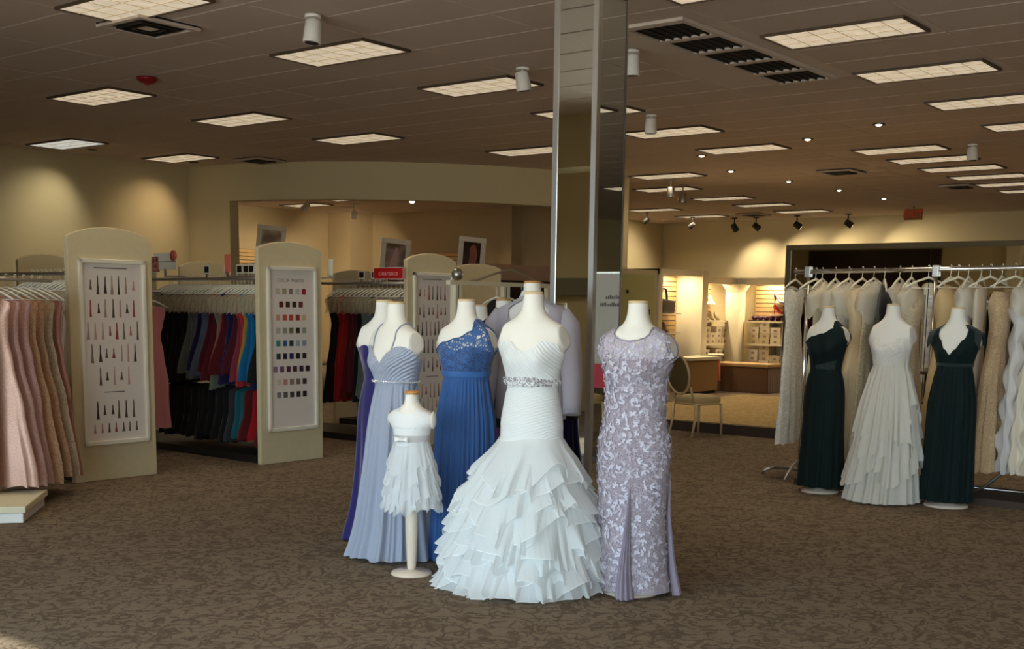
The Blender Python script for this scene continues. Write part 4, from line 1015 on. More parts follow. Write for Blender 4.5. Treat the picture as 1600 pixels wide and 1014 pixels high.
def clear_marks(t):
    e = MB(); 
    for q in ((-.215,.215,.115,.12),(-.215,.215,0,.005),(-.215,-.21,0,.12),(.21,.215,0,.12)): e.bx(-.006,.006,q[0],q[1],q[2],q[3])
    e.obj('edge_strip', M_frame, t); text('lettering', 'clearance', .075, mat('sign_pink_ink', S(226,150,150), .5), t, (-.006,.0,.06), (PI/2, 0, -PI/2), .001)
x, y = gpt(G3, .385, .32)
card('red clearance sign standing on the rail left of the middle poster panel', 8.95, 8.72, 1.752, .43, .12, [M_red], 0, marks=clear_marks, zst=-.0)
hc = MB(); hc.bx(8.945,8.955,8.715,8.725,1.735,1.755); hc.bar((8.95,8.72,1.738),(9.42,8.74,1.738),.012,.012); tag(hc.obj('sign_bracket', M_black), 'short black bracket carrying the red clearance sign', 'bracket')
def promo(t):
    b = MB(); b.lathe([(.001,-.004),(.052,-.004),(.052,.004),(.001,.004)], 20)
    for i, v in enumerate(b.v): b.v[i] = (v[2]-.002, v[0]-.14, v[1]+.135)
    b.obj('red_dot', mat('promo_red', S(206,92,86), .5), t)
    MB().bx(-.007,.007,.10,.20,-.02,.13).obj('flower_photo', photo_mat('promo_photo', S(150,60,50), S(196,130,110), S(120,60,50), 18), t)
    MB().bx(-.006,-.004,-.18,.09,.072,.080).obj('grey_band', M_pal[3], t)
card('white rail sign with a round red dot, right of the leftmost poster panel', 7.12, 9.98, 1.80, .36, .16, [M_frame], 0, marks=promo, zst=-.07)
card('narrow salmon red strip sign on the rail near the swatch panel', 7.12, 9.02, 1.765, .075, .17, [mat('salmon_strip', S(206,104,86), .5)], 0, zst=-.05)
b1 = MB(); b1.bar((7.12,9.98,1.738),(7.36,9.98,1.738),.012,.012); tag(b1.obj('sign_bracket', M_steel), 'short steel bracket under the white sign with red dot', 'bracket')
b1 = MB(); b1.bar((7.12,9.02,1.735),(7.46,9.02,1.735),.012,.012); tag(b1.obj('sign_bracket', M_steel), 'short steel bracket under the salmon strip sign', 'bracket')
card('small white card sign standing right of the swatch panel top', 8.02, 8.60, 1.76, .075, .16, [M_frame], 0, zst=-.03)
b1 = MB(); b1.bar((7.86,8.60,1.735),(8.03,8.60,1.735),.012,.012); tag(b1.obj('sign_bracket', M_steel), 'short steel bracket under the small white card sign', 'bracket')

# ---- pink sequin gowns on the fixture at the left edge
FX = (4.10, 7.96)
t = thing('display_fixture', 'cream fixture with white plinth at the left edge carrying the pink sequin gowns', 'clothes rack', (FX[0], FX[1], 0), math.radians(49))
bev(MB().bx(-.36,.36,-.36,.36,0,.07).obj('plinth', M_white, t), .006); bev(MB().bx(-.38,.38,-.38,.38,.07,.115).obj('plinth_top', M_trim, t), .006)
MB().bx(.16,.21,-.09,.09,.115,1.70).obj('end_board', M_panel, t)
MB().bx(.155,.215,-.095,.095,1.32,1.62).obj('white_band', M_frame, t)
MB().tube([(.20,0,1.64),(1.25,-.30,1.64)], .014, 10).obj('arm', M_steel, t)
MB().bx(-.02,.02,-.14,.14,1.72,1.90).obj('flower_card', photo_mat('flower_print', S(160,60,56), S(196,140,120), S(110,70,50), 14), t)
MB().bx(.0,.19,-.02,.02,1.69,1.73).obj('card_clip', M_steel, t)
PK = [gown_mesh(200+j, 1.50+.01*j, hem=.30, hb=.060, sh=.185, waist=.15, nu=54, nv=30, fold=.35).mesh('dress', dummy) for j in range(4)]
pk = [('rose gold sequin gown', (222,176,156), 'nearest the cream end board'), ('blush pink sequin gown', (228,184,174), 'second from the cream end board'), ('dusty pink sequin gown', (220,176,168), 'third from the cream end board'),
      ('peach lace gown', (216,172,136), 'fourth from the cream end board'), ('tan lace gown', (190,150,116), 'fifth from the cream end board'), ('pale champagne gown', (196,176,150), 'sixth from the cream end board'), ('copper pink gown', (186,128,112), 'outermost on the arm')]
for k, (nm, c, wh) in enumerate(pk):
    a = math.radians(49); u = .34+.125*k; lx, ly = u, -.30*(u-.20)/1.05
    x = FX[0]+lx*math.cos(a)-ly*math.sin(a); y = FX[1]+lx*math.sin(a)+ly*math.cos(a)
    hung('%s on the left edge fixture, %s' % (nm, wh), (x, y, 1.658), math.radians(118)+rnd.uniform(-.10,.10), PK[k % 4], dm(nm, S(*c), 'sequin' if k < 3 or k == 6 else 'lace'), HANG, None, 'pink gowns on the left edge fixture')

# ---- ball-topped suit rail with hanger emblem behind the wedding gown
t = thing('suit_rail', 'cream suit rail with metal ball finial and large hanger outline on top', 'clothes rack', (7.62, 6.62, 0), math.radians(1))
m = MB(); m.bx(-.12,1.45,-.022,.022,1.665,1.70); m.obj('top_rail', M_trim, t)
for x in (0, .66, 1.32):
    u = MB(); u.bx(x-.045,x-.012,-.02,.02,0,1.665); u.bx(x+.012,x+.045,-.02,.02,0,1.665); u.bx(x-.012,x+.012,-.006,.02,0,1.665); u.obj('slotted_upright', M_trim, t); MB().bx(x-.012,x+.012,-.0075,-.006,.1,1.66).obj('slot', M_dark, t)
m = MB(); m.lathe([(.001,-.052),(.03,-.042),(.05,-.012),(.05,.012),(.03,.042),(.001,.052)], 20, (0,0,1.752)); m.obj('ball_finial', M_steel, t)
m = MB(); m.tube([(.14,0,1.69),(.30,0,1.72),(.52,0,1.775),(.70,0,1.81),(.76,0,1.812),(.94,0,1.775),(1.15,0,1.715),(1.30,0,1.69)], .010, 8); m.obj('hanger_outline', mat('hanger_outline_grey', S(150,134,110), .5), t)
MB().bx(-.1,1.42,-.2,.2,0,.06).obj('foot_deck', M_trim, t)
def flat_jacket(label, pos, rz, m, trouser=True):
    t = thing('hanging_jacket', label, 'jacket', pos, rz)
    def fn(u, v):
        th = 2*PI*u; c, s = math.cos(th), math.sin(th); d = .10+.80*v; w = lin([(.1,.12),(.19,.225),(.35,.225),(.6,.21),(.95,.225)], d); b = lin([(.1,.02),(.25,.055),(.95,.06)], d)
        return (w*c, b*s, -d-.06*abs(c)**2*(1-v)**3)
    MB().grid(fn, 30, 16).obj('jacket_body', m, t)
    for sg in (-1, 1): s = MB(); s.tube([(sg*.20,0,-.20),(sg*.245,0,-.32),(sg*.258,-.01,-.60),(sg*.255,-.02,-.82)], [.05,.058,.05,.045], 12); s.obj('sleeve', m, t)
    if trouser: MB().bx(-.16,.16,-.03,.03,-1.45,-.86).obj('trousers', m, t)
    link('hanger', HANGW, t)
M_blackwool = fabric('black_suit_wool', S(18,15,16), .85, .15)
for k, (x, c) in enumerate(((.54, S(16,14,15)), (.70, S(40,30,34)), (.90, S(70,66,70)), (1.12, S(20,18,22)))):
    flat_jacket('%s jacket on the ball-topped suit rail, %s from the ball finial' % (('black','dark plum','grey','charcoal')[k], ORD[k]), (7.62+x, 6.63, 1.648), math.radians(86), fabric('suit_wool', c, .85, .15))
# ---- chrome rack of bridal gowns on the right
RX = 9.81
t = thing('bridal_rack', 'long chrome garment rack holding the bridal gowns at right', 'clothes rack', (RX, 0, 0))
MB().tube([(0,4.60,1.825),(0,3.40,1.838),(0,2.36,1.850)], .020, 12).obj('top_rail', M_chrome, t)
for y in (4.47, 3.36, 2.42):
    u = MB(); u.tube([(0,y,.08),(0,y,1.80)], .017, 10); u.obj('post', M_chrome, t)
    s = MB(); s.bx(-.030,.030,y-.028,y+.028,1.775,1.872); bev(s.obj('rail_clamp', M_steel, t), .006)
    f = MB(); f.tube([(-.30,y,.02),(-.26,y,.05),(-.15,y,.13),(0,y,.17),(.15,y,.13),(.26,y,.05),(.30,y,.02)], .013, 8); f.obj('hoop_foot', M_steel, t)
MB().tube([(0,4.70,.085),(0,2.30,.085)], .016, 8).obj('bottom_rail', M_steel, t)
f = MB(); f.tube([(0,4.70,.085),(-.05,4.78,.06),(-.06,4.80,.02)], .014, 8); f.obj('end_foot', M_steel, t)
hp = MB(); hp.tube([(-.2,3.05,.03),(-.2,2.95,.05),(-.2,2.80,.13),(-.2,2.68,.25),(-.2,2.6,.40),(-.2,2.56,.55)], .012, 8); hp.obj('bent_brace', M_steel, t)
hp = MB(); hp.bar((-.2,2.56,.55),(0,2.42,.6),.02,.02); hp.obj('brace_link', M_steel, t)
BR = {'slim': [gown_mesh(300+j, 1.52+.03*j, hem=.26, hb=.052, sh=.2, waist=.14, nu=54, nv=34, fold=.4).mesh('dress', dummy) for j in range(3)],
      'full': [gown_mesh(310+j, 1.60, hem=.36, hb=.115, sh=.19, waist=.13, nu=72, nv=40, fold=.45, strapless=bool(j)).mesh('dress', dummy) for j in range(2)],
      'ruff': [gown_mesh(320+j, 1.60, hem=.34, hb=.10, sh=.19, waist=.13, nu=72, nv=70, fold=.45, ruff=26).mesh('dress', dummy) for j in range(2)]}
W_ = [('white lace gown with long sleeves at the left end of the chrome rack', 4.59, 'slim', (224,216,200), 'lace', 0), ('ivory satin gown just right of the left post of the chrome rack', 4.34, 'slim', (214,200,172), 'chiffon', 1),
      ('ivory tulle gown in clear cover behind the left green gown', 4.22, 'slim', (220,206,178), 'chiffon', 1), ('pale grey beaded gown behind the left green gown shoulder', 4.10, 'slim', (204,200,190), 'lace', 1),
      ('cream pleated gown right of the left green gown', 3.98, 'full', (220,198,160), 'chiffon', 0), ('warm ivory lace gown beside the black tuxedo', 3.88, 'slim', (216,196,160), 'lace', 1),
      ('champagne gown in clear cover behind the white cascade gown', 3.66, 'slim', (204,176,128), 'chiffon', 1), ('ivory gown with beaded straps behind the white cascade gown', 3.56, 'full', (222,206,174), 'lace', 1),
      ('champagne ball gown between the white and the right green gowns', 3.24, 'full', (206,176,126), 'chiffon', 0), ('white beaded gown behind the right post of the chrome rack', 3.10, 'slim', (222,220,214), 'lace', 1),
      ('ivory strapless gown behind the right green gown', 3.00, 'slim', (220,206,182), 'chiffon', 0), ('large beige lace gown right of the right green gown', 2.84, 'full', (196,164,124), 'lace', 0),
      ('pale grey white tulle gown in clear cover at the right edge', 2.66, 'ruff', (206,200,196), 'chiffon', 1), ('white gown with cascading ruffles at the right edge', 2.54, 'ruff', (220,208,188), 'chiffon', 0),
      ('ivory draped gown outermost at the right edge', 2.44, 'slim', (214,198,170), 'chiffon', 0)]
for k, (lb, y, kd, c, ft, cv) in enumerate(W_):
    hung(lb, (RX, y, 1.838+(4.6-y)*.011), rnd.uniform(-.12,.12), BR[kd][k % len(BR[kd])], dm('bridal_%d' % k, S(*[min(250, int(q*1.09)) for q in c]), ft), HANGW, VEIL[k % 3] if cv else None, 'bridal gowns on the chrome rack', 'hanging_gown', 'gown')
flat_jacket('black tuxedo with trousers hanging between gowns on the chrome rack', (RX-.02, 3.78, 1.834), .45, M_blackwool)
for k, (y, wh) in enumerate(((4.40, 'beside the left post'), (3.42, 'left of the middle post'), (3.18, 'right of the middle post'), (2.93, 'above the right green gown'), (2.74, 'over the beige lace gown'), (2.50, 'near the right edge'))):
    tag(link('coat_hanger', HANGW, None, (RX, y, 1.838+(4.6-y)*.011), rnd.uniform(-.7,.2)), 'empty ivory coat hanger on the chrome rack, '+wh, 'hanger', 'empty hangers on the chrome rack')
pl = MB(); pl.bx(9.45,10.15,1.75,4.35,0,.055); tag(pl.obj('rack_platform', M_brown), 'low dark brown board on the carpet beneath the chrome rack', 'platform')

# ------------------------------------------------------------------ dais and big mirror on the right
d = MB(); d.add([(12.72,2.0,.0),(12.72,8.9,.0),(17.3,8.9,.0),(17.3,2.0,.0),(12.72,2.0,.13),(12.72,8.9,.13),(17.3,8.9,.13),(17.3,2.0,.13)],[(0,3,2,1),(4,5,6,7),(0,1,5,4),(1,2,6,5),(2,3,7,6),(3,0,4,7)])
dp = thing('bridal_dais', 'low tan carpeted dais behind the gold chair', 'platform', (0,0,0)); d.obj('carpet_top', M_dais, dp)
MB().bx(12.695,12.72,2.0,8.92,0,.118).obj('edge_strip', M_brown, dp)
t = thing('standing_mirror', 'large dark framed mirror standing behind the chrome rack', 'mirror', (15.5, 0, .131))
MB().bx(0,.05,1.2,7.36,.06,2.20).obj('backing', M_dark, t)
for a, b in ((5.40,7.33),(3.47,5.39),(1.25,3.46)): MB().bx(-.008,0,a,b,.08,2.18).obj('mirror_panel', M_bigmirror, t)
f = MB(); f.bx(-.03,.05,7.33,7.40,0,2.25); f.bx(-.03,.05,1.16,1.24,0,2.25); f.bx(-.03,.05,1.24,7.33,2.18,2.25); f.bx(-.03,.05,1.24,7.33,0,.08); f.obj('frame', mat('mirror_frame_bronze', S(92,80,52), .5), t)
f = MB(); f.bx(.05,.5,7.2,7.26,0,.05); f.bx(.05,.5,1.3,1.36,0,.05); f.bar((.06,7.23,1.6),(.48,7.23,.04),.04,.04); f.bar((.06,1.33,1.6),(.48,1.33,.04),.04,.04); f.obj('back_foot', M_dark, t)
t = thing('valet_stand', 'thin dark side stand at the left foot of the big mirror', 'stand', (13.3, 6.12, .13))
f = MB(); f.lathe([(.11,0),(.11,.015),(.02,.03)], 20); f.tube([(0,0,.02),(0,0,.44)], .016); f.obj('pedestal', M_dark, t); MB().lathe([(.10,.44),(.12,.45),(.12,.47),(.10,.48)], 20).obj('top', M_brown, t)

# ------------------------------------------------------------------ gold ballroom chair
def chair(label, pos, rz):
    """front along local +x, back at -x"""
    t = thing('ballroom_chair', label, 'chair', pos, math.radians(rz), 'gold ballroom chairs')
    s = MB()
    def fn(u, v):
        a = 2*PI*u; k = .5; c, n = math.cos(a), math.sin(a); r = (abs(c)**4+abs(n)**4)**-.25
        q = [(.96,.395),(1,.41),(1.0,.455),(.93,.475),(.55,.487),(.001,.49)][min(5, int(v*5+.5))]
        return (.225*r*c*q[0], .225*r*n*q[0], q[1])
    s.grid(fn, 40, 5); bev_ = s.obj('seat', M_seat, t)
    f = MB(); f.tube([(.22*math.copysign(abs(math.cos(2*PI*i/32))**.55, math.cos(2*PI*i/32)), .22*math.copysign(abs(math.sin(2*PI*i/32))**.55, math.sin(2*PI*i/32)), .385) for i in range(32)], .014, 8, closed=True); f.obj('seat_frame', M_gold, t)
    for sx in (-1, 1):
        for sy in (-1, 1):
            l = MB(); x, y = .195*sx, .195*sy
            l.tube([(x,y,.39),(x+.012*sx,y+.004*sy,.2),(x+(.055 if sx < 0 else .01)*sx,y+.006*sy,0)], [.021,.016,.012], 10); l.obj('leg', M_gold, t)
    cz, cx = .735, -.275
    o = MB(); pts = []
    for i in range(40):
        a = 2*PI*i/40; z = cz+.235*math.sin(a); pts.append((cx-(z-.5)*.18, .195*math.cos(a), z))
    o.tube(pts, .015, 8, closed=True); o.obj('back_frame', M_gold, t)
    b = MB(); vs = []; 
    for sgn in (-1, 1):
        def bf(u, v, sgn=sgn):
            a = 2*PI*u; r = v; z = cz+.222*r*math.sin(a); return (cx-(z-.5)*.18+sgn*.018*math.sqrt(max(0, 1-r*r)), .182*r*math.cos(a), z)
        b.grid(bf, 30, 6)
    b.obj('back_pad', M_backpad, t)
    for sy in (-1, 1):
        l = MB(); l.tube([(-.19,.16*sy,.40),(-.235,.165*sy,.50),(-.25,.15*sy,.585)], .014, 8); l.obj('back_post', M_gold, t)
    return t
ch = chair('gold framed ballroom chair with oval back beside the lavender gown', (12.38, 6.97, 0), -19)
dup(ch, (11.5, .60, 0), math.radians(120), 'gold ballroom chair under the banner sign, seen in the pillar mirror')
# banner stand that the pillar mirror shows
t = thing('banner_stand', 'tall grey banner sign with red lower band, seen in the pillar mirror', 'sign', (11.0, 1.42, 0), math.radians(0))
MB().bx(-.01,.01,-.31,.31,.86,1.86).obj('grey_sheet', mat('banner_grey', S(186,172,160), .6), t)
MB().bx(-.012,.012,-.31,.31,.60,.87).obj('red_band', mat('banner_red', S(186,30,52), .6), t)
f = MB(); f.bx(-.02,.02,-.33,-.31,.0,1.88); f.bx(-.02,.02,.31,.33,0,1.88); f.bx(-.02,.02,-.31,.31,1.86,1.88); f.bx(-.16,.16,-.33,-.30,0,.03); f.bx(-.16,.16,.30,.33,0,.03); f.obj('frame', M_steel, t)
p = MB(); r = random.Random(2)
for z, wd in ((1.60,.32),(1.52,.46),(1.06,.26),(.99,.18)):
    y = -wd/2
    while y < wd/2:
        q = r.uniform(.012,.022); p.bx(-.0125,-.0105,y,y+q,z-.016,z+r.choice([.012,.02,.028])); y += q+.008
p.obj('print_marks', M_pal[8], t)

# ------------------------------------------------------------------ shoe department at the back
def slatwall(name, label, x0, x1, y, z0, z1, axis, n=None):
    t = thing(name, label, 'slatwall', (0,0,0))
    k = int(round((z1-z0)/.085)); h = (z1-z0)/k
    if axis == 'x': MB().bx(x0,x1,y,y+.03,z0,z1).obj('backing', M_dark, t); me = MB().bx(x0,x1,y-.014,y,.004,h-.008).mesh('slat', M_slat)
    else: MB().bx(y,y+.03,x0,x1,z0,z1).obj('backing', M_dark, t); me = MB().bx(y-.014,y,x0,x1,.004,h-.008).mesh('slat', M_slat)
    for i in range(k): link('slat', me, t, (0,0,z0+i*h))
    return t
M_fix = mat('fixture_cream', S(214,200,160), .6); M_green = mat('pale_green_laminate', S(176,178,120), .55)
t = thing('display_bay', 'cream shoe display bays along the back wall left of the corner', 'display cabinet', (0,0,0))
f = MB(); f.bx(16.2,17.62,10.78,11.30,0,2.13); f.obj('cabinet_body', M_fix, t)
dr = bev(MB().bx(16.3,17.5,10.755,10.782,.06,2.04).obj('door', M_green, t), .006); MB().bx(16.62,16.66,10.735,10.757,1.72,1.78).obj('handle', M_dark, dr)
MB().bx(16.9,17.35,10.74,10.757,1.36,1.46).obj('label_holder', M_brown, dr)
f = MB(); f.bx(17.62,17.74,10.74,11.30,0,2.16); f.obj('pilaster', M_trim, t)
f = MB(); f.bx(19.05,19.25,10.70,11.30,0,2.16); f.obj('pilaster', M_trim, t)
f = MB(); f.bx(17.62,19.25,10.72,10.78,2.06,2.16); f.bx(17.62,19.25,10.78,11.30,2.12,2.16); f.obj('cornice', M_trim, t)
f = MB(); f.bx(19.25,20.6,10.74,10.82,1.94,2.07); f.bx(19.25,20.95,10.82,11.30,2.03,2.07); f.bx(20.45,20.53,8.2,10.74,1.94,2.07); f.bx(20.53,21.0,8.2,10.82,2.03,2.07); f.obj('long_cornice', M_trim, t)
f = MB(); f.bx(20.30,20.56,10.62,10.90,0,1.95); f.add([(20.22,10.55,1.95),(20.62,10.55,1.95),(20.62,10.95,1.95),(20.22,10.95,1.95),(20.34,10.66,1.72),(20.5,10.66,1.72),(20.5,10.82,1.72),(20.34,10.82,1.72)],[(0,1,5,4),(1,2,6,5),(2,3,7,6),(3,0,4,7)]); f.obj('corner_pilaster', M_trim, t)
f = MB(); f.bx(17.62,21.0,11.27,11.33,0,2.07); f.bx(20.97,21.03,8.2,11.3,0,2.07); f.bx(20.5,21.0,8.15,8.2,0,2.07); f.obj('back_panel', M_fix, t)
for z in (.42, .84, 1.27):
    MB().bx(19.25,20.45,10.84,11.27,z-.03,z).obj('shelf', M_trim, t); MB().bx(20.53,20.97,8.2,10.62,z-.03,z).obj('shelf', M_trim, t)
slatwall('slatwall', 'maple slatwall in the narrow bay behind the black handbag', 17.74, 19.05, 11.245, .75, 2.05, 'x')
slatwall('slatwall', 'maple slatwall above the white shoes', 19.25, 20.32, 11.245, 1.28, 2.02, 'x')
slatwall('slatwall', 'maple slatwall behind the red and purple high heels', 8.2, 10.60, 20.945, 1.28, 2.02, 'y')
for nm, x, y in (('a', 18.4, 11.0), ('b', 19.8, 11.0), ('c', 20.75, 10.0), ('d', 20.75, 9.0)):
    ld = bpy.data.lights.new('cornice_lamp', 'AREA'); ld.size = .9 if nm in 'ab' else .3; ld.shape = 'RECTANGLE'; ld.size_y = .08 if nm in 'ab' else .8; ld.energy = 26; ld.color = WARM
    lt = tag(link('cornice_lamp', bev(MB().bx(-.35 if nm in 'ab' else -.04,.35 if nm in 'ab' else .04,-.03 if nm in 'ab' else -.35,.03 if nm in 'ab' else .35,-.012,.012).obj('tmp', M_white), .004).data, None, (x, y, 2.018 if nm != 'a' else 2.107)), 'slim strip lamp tucked under the shoe display cornice, %s' % {'a':'in the handbag bay','b':'over the white shoes','c':'over the red heels','d':'at the right end'}[nm], 'lamp')
    lo = bpy.data.objects.new('cornice_lamp', ld); C.objects.link(lo); lo.parent = lt; lo.location = (0,0,-.02)
for o in [o for o in bpy.data.objects if o.name.startswith('tmp')]: bpy.data.objects.remove(o)
# shoe boxes
M_box = [mat('shoebox_card', S(*c), .7) for c in ((216,202,172), (206,190,156), (222,210,186), (196,178,142), (190,164,70))]
M_boxl = mat('box_label', S(150,130,104), .6)
bm1 = MB(); bm1.bx(-.15,.15,-.102,.102,0,.086); bm1 = bm1.mesh('carton', M_box[0]); bm2 = MB(); bm2.bx(-.154,.154,-.106,.106,.080,.1045); bm2 = bm2.mesh('lid', M_box[0]); bm3 = MB(); bm3.bx(-.156,-.150,-.03,.03,.02,.06); bm3 = bm3.mesh('label_patch', M_boxl)
def shoebox(label, x, y, z, rz, mi, grp):
    t = thing('shoe_box', label, 'shoe box', (x, y, z), rz, grp)
    for nm, me in (('carton', bm1), ('lid', bm2)):
        o = link(nm, me, t); o.material_slots[0].link = 'OBJECT'; o.material_slots[0].material = M_box[mi]
    link('label_patch', bm3, t)
r = random.Random(6)
for sh, z, rows in (('middle', .841, (3,4,3,4,3,4,3,4,3)), ('lower', .421, (3,4,2,3,4,3,3,2,3)), ('bottom', .001, (2,3,3,2,3,2,3,3,2))):
    for c, n in enumerate(rows):
        for k in range(n):
            shoebox('%s box up in the %s stack right of the shoe corner, %s shelf' % (ORD[k], ORD[c], sh), 20.74+r.uniform(-.012,.012), 10.44-.225*c, z+.105*k, r.uniform(-.04,.04), 4 if (sh == 'lower' and c in (4,5) and k > 0) else r.randint(0, 3), 'shoe boxes right of the corner')
for sh, z, rows in (('middle', .841, (2,3,2,3,3)), ('lower', .421, (3,3,2,3,3)), ('bottom', .001, (2,3,2,2,3))):
    for c, n in enumerate(rows):
        for k in range(n):
            shoebox('%s box up in the %s stack left of the shoe corner, %s shelf' % (ORD[k], ORD[c], sh), 19.40+.215*c, 11.03+r.uniform(-.012,.012), z+.105*k, PI/2+r.uniform(-.04,.04), r.randint(0, 3), 'shoe boxes left of the corner')
# high heels
def heel_parts():
    b = MB()
    def up(u, v):
        x = -.12+.24*v; zz = .085*sst(.75, .1, v)+.012; w = lin([(0,.022),(.25,.024),(.6,.030),(.85,.034),(1,.006)], v); hh = lin([(0,.055),(.2,.045),(.45,.022),(.7,.030),(.9,.022),(1,.004)], v)
        a = 2*PI*u; return (x, w*math.cos(a), zz+(hh if math.sin(a) > 0 else .008)*math.sin(a))
    b.grid(up, 14, 16)
    h = MB(); h.tube([(-.105,0,.090),(-.112,0,.04),(-.116,0,0)], [.018,.008,.006], 8)
    return b, h
hb, hh_ = heel_parts(); HB = hb.mesh('upper', M_red); HH = hh_.mesh('heel', M_red)
def shoe(label, x, y, z, rz, col, sc_=1.25):
    m = mat('shoe_'+label.split()[0], S(*col), .3); t = thing('high_heel_shoe', label, 'shoe', (x, y, z), rz, 'display shoes'); t.scale = (sc_,)*3
    for nm, me in (('upper', HB), ('heel', HH)):
        o = link(nm, me, t); o.material_slots[0].link = 'OBJECT'; o.material_slots[0].material = m
def ledge(label, x0, x1, y0, y1, z): tag(MB().bx(x0,x1,y0,y1,z-.014,z).obj('acrylic_ledge', M_hanger), label, 'shelf', 'small shoe ledges on the slatwalls')
ledge('slim ledge carrying the purple and tan heels', 20.62, 20.932, 8.95, 10.15, 1.60); ledge('slim ledge carrying the two red heels', 20.62, 20.932, 9.0, 10.15, 1.40)
for k, (lb, y, z, c) in enumerate((('purple high heel, leftmost on the upper ledge of the right slatwall', 10.02, 1.60, (66,22,66)), ('tan high heel in the middle of the upper ledge of the right slatwall', 9.80, 1.60, (176,138,72)), ('plum high heel, rightmost on the upper ledge of the right slatwall', 9.56, 1.60, (70,26,50)),
                           ('red high heel at left on the lower ledge of the right slatwall', 10.02, 1.40, (186,16,40)), ('crimson high heel at right on the lower ledge of the right slatwall', 9.82, 1.40, (150,14,44)))):
    shoe(lb, 20.76, y, z+.001, -PI/2-.5, c)
ledge('slim ledge carrying the row of white heels', 19.3, 20.2, 10.92, 11.232, 1.56)
for k in range(4): shoe('white heel on the slim ledge left of the corner, %s from the left' % ORD[k], 19.45+.2*k, 11.06, 1.561, -2.3, (236,226,200))
for k in range(5): shoe('ivory flat heel on the shelf top left of the corner, %s from the left' % ORD[k], 19.40+.2*k, 11.02, 1.271, -2.3, (228,214,184), 1.15)
cl = MB()
for k in range(6): cl.grid(lambda u, v, k=k: (.075*math.sin(PI*v)*math.cos(2*PI*u), -.30+.12*k+.055*math.sin(PI*v)*math.sin(2*PI*u), .045+.045*-math.cos(PI*v)), 12, 6)
tt = thing('satin_roll_tray', 'tray with six small plum satin clutches on the shelf top beside the corner', 'clutch', (20.74, 10.2, 1.271))
for k in range(6):
    b = MB(); b.grid(lambda u, v: (.09*math.sin(PI*v)*math.cos(2*PI*u), .058*math.sin(PI*v)*math.sin(2*PI*u), .055-.045*math.cos(PI*v)), 12, 6); b.obj('clutch_roll', mat('plum_satin', S(74,22,66), .35), tt, (0, -.30+.12*k, 0))
MB().bx(-.11,.11,-.38,.38,0,.016).obj('tray', M_brown, tt)
# handbag in the narrow bay
t = thing('handbag', 'black handbag with large loop handle on the narrow slatwall bay', 'handbag', (18.35, 11.05, 1.40))
b = MB(); b.prism([(-.20,0),(.22,0),(.25,.22),(-.05,.24),(-.17,.26)], -.07, .07); bev(b.obj('bag_body', M_black, t), .02); b = MB(); b.tube([(-.18,0,.22),(-.17,0,.34),(-.10,0,.44),(.0,0,.42),(.04,0,.32),(.05,0,.22)], .022, 10); b.obj('handle', M_black, t)
ledge('slim ledge carrying the black handbag', 18.0, 18.75, 10.95, 11.232, 1.399)
ledge('lower slim ledge in the handbag bay', 18.0, 18.75, 10.95, 11.232, 1.06)
for k in range(2): shoe('bronze sandal below the black handbag, %s' % ('left' if k == 0 else 'right'), 18.2+.22*k, 11.08, 1.061, -2.3, (120,84,52))
# counter, small table and skirted bench
t = thing('counter', 'low cream counter in front of the handbag bay', 'counter', (17.95, 10.25, 0)); bev(MB().bx(0,.95,0,.4,.05,.60).obj('body', mat('counter_tan', S(150,112,62), .6), t), .006); MB().bx(-.03,.98,-.03,.43,.60,.65).obj('top', M_trim, t); MB().bx(.03,.92,.03,.37,0,.05).obj('plinth', M_dark, t)
t = thing('pedestal_table', 'small pedestal table with orange drape beside the cream pilaster', 'table', (19.22, 10.48, 0)); MB().lathe([(.13,.64),(.15,.65),(.15,.67),(.13,.68)], 20).obj('top', M_trim, t)
b = MB(); b.tube([(.0,0,.64),(.02,0,.45),(-.01,0,.25),(.03,0,.03),(.09,0,0)], [.03,.045,.03,.022,.018], 10); b.obj('leg', M_gold, t)
b = MB(); b.grid(lambda u, v: (-.09+.05*math.cos(2*PI*u), -.10+.02*math.sin(2*PI*u)-.03*v, .66-.46*v), 12, 8); b.obj('drape', fabric('orange_drape', S(196,86,36)), t)
t = thing('skirted_bench', 'bench with brown pleated skirt in front of the shoe boxes', 'bench', (19.38, 9.52, 0))
f = folds(60, [(11, 1)], .2)
b = MB()
def bs(u, v):
    a = u*4; e = [(0,0),(.55,0),(.55,1.12),(0,1.12),(0,0)]; i = min(3, int(a)); q = a-i; x = e[i][0]+(e[i+1][0]-e[i][0])*q; y = e[i][1]+(e[i+1][1]-e[i][1])*q
    k = (1-v)*(.045+.008*math.sin(u*150)); return (x+(x-.275)*k*1.2, y+(y-.56)*k, .01+.45*v)
b.grid(bs, 160, 4); b.obj('skirt', fabric('brown_bench_skirt', S(96,64,34), .7), t); bev(MB().bx(-.02,.57,-.02,1.14,.46,.52).obj('cushion', mat('bench_top_tan', S(176,142,92), .7), t), .015)

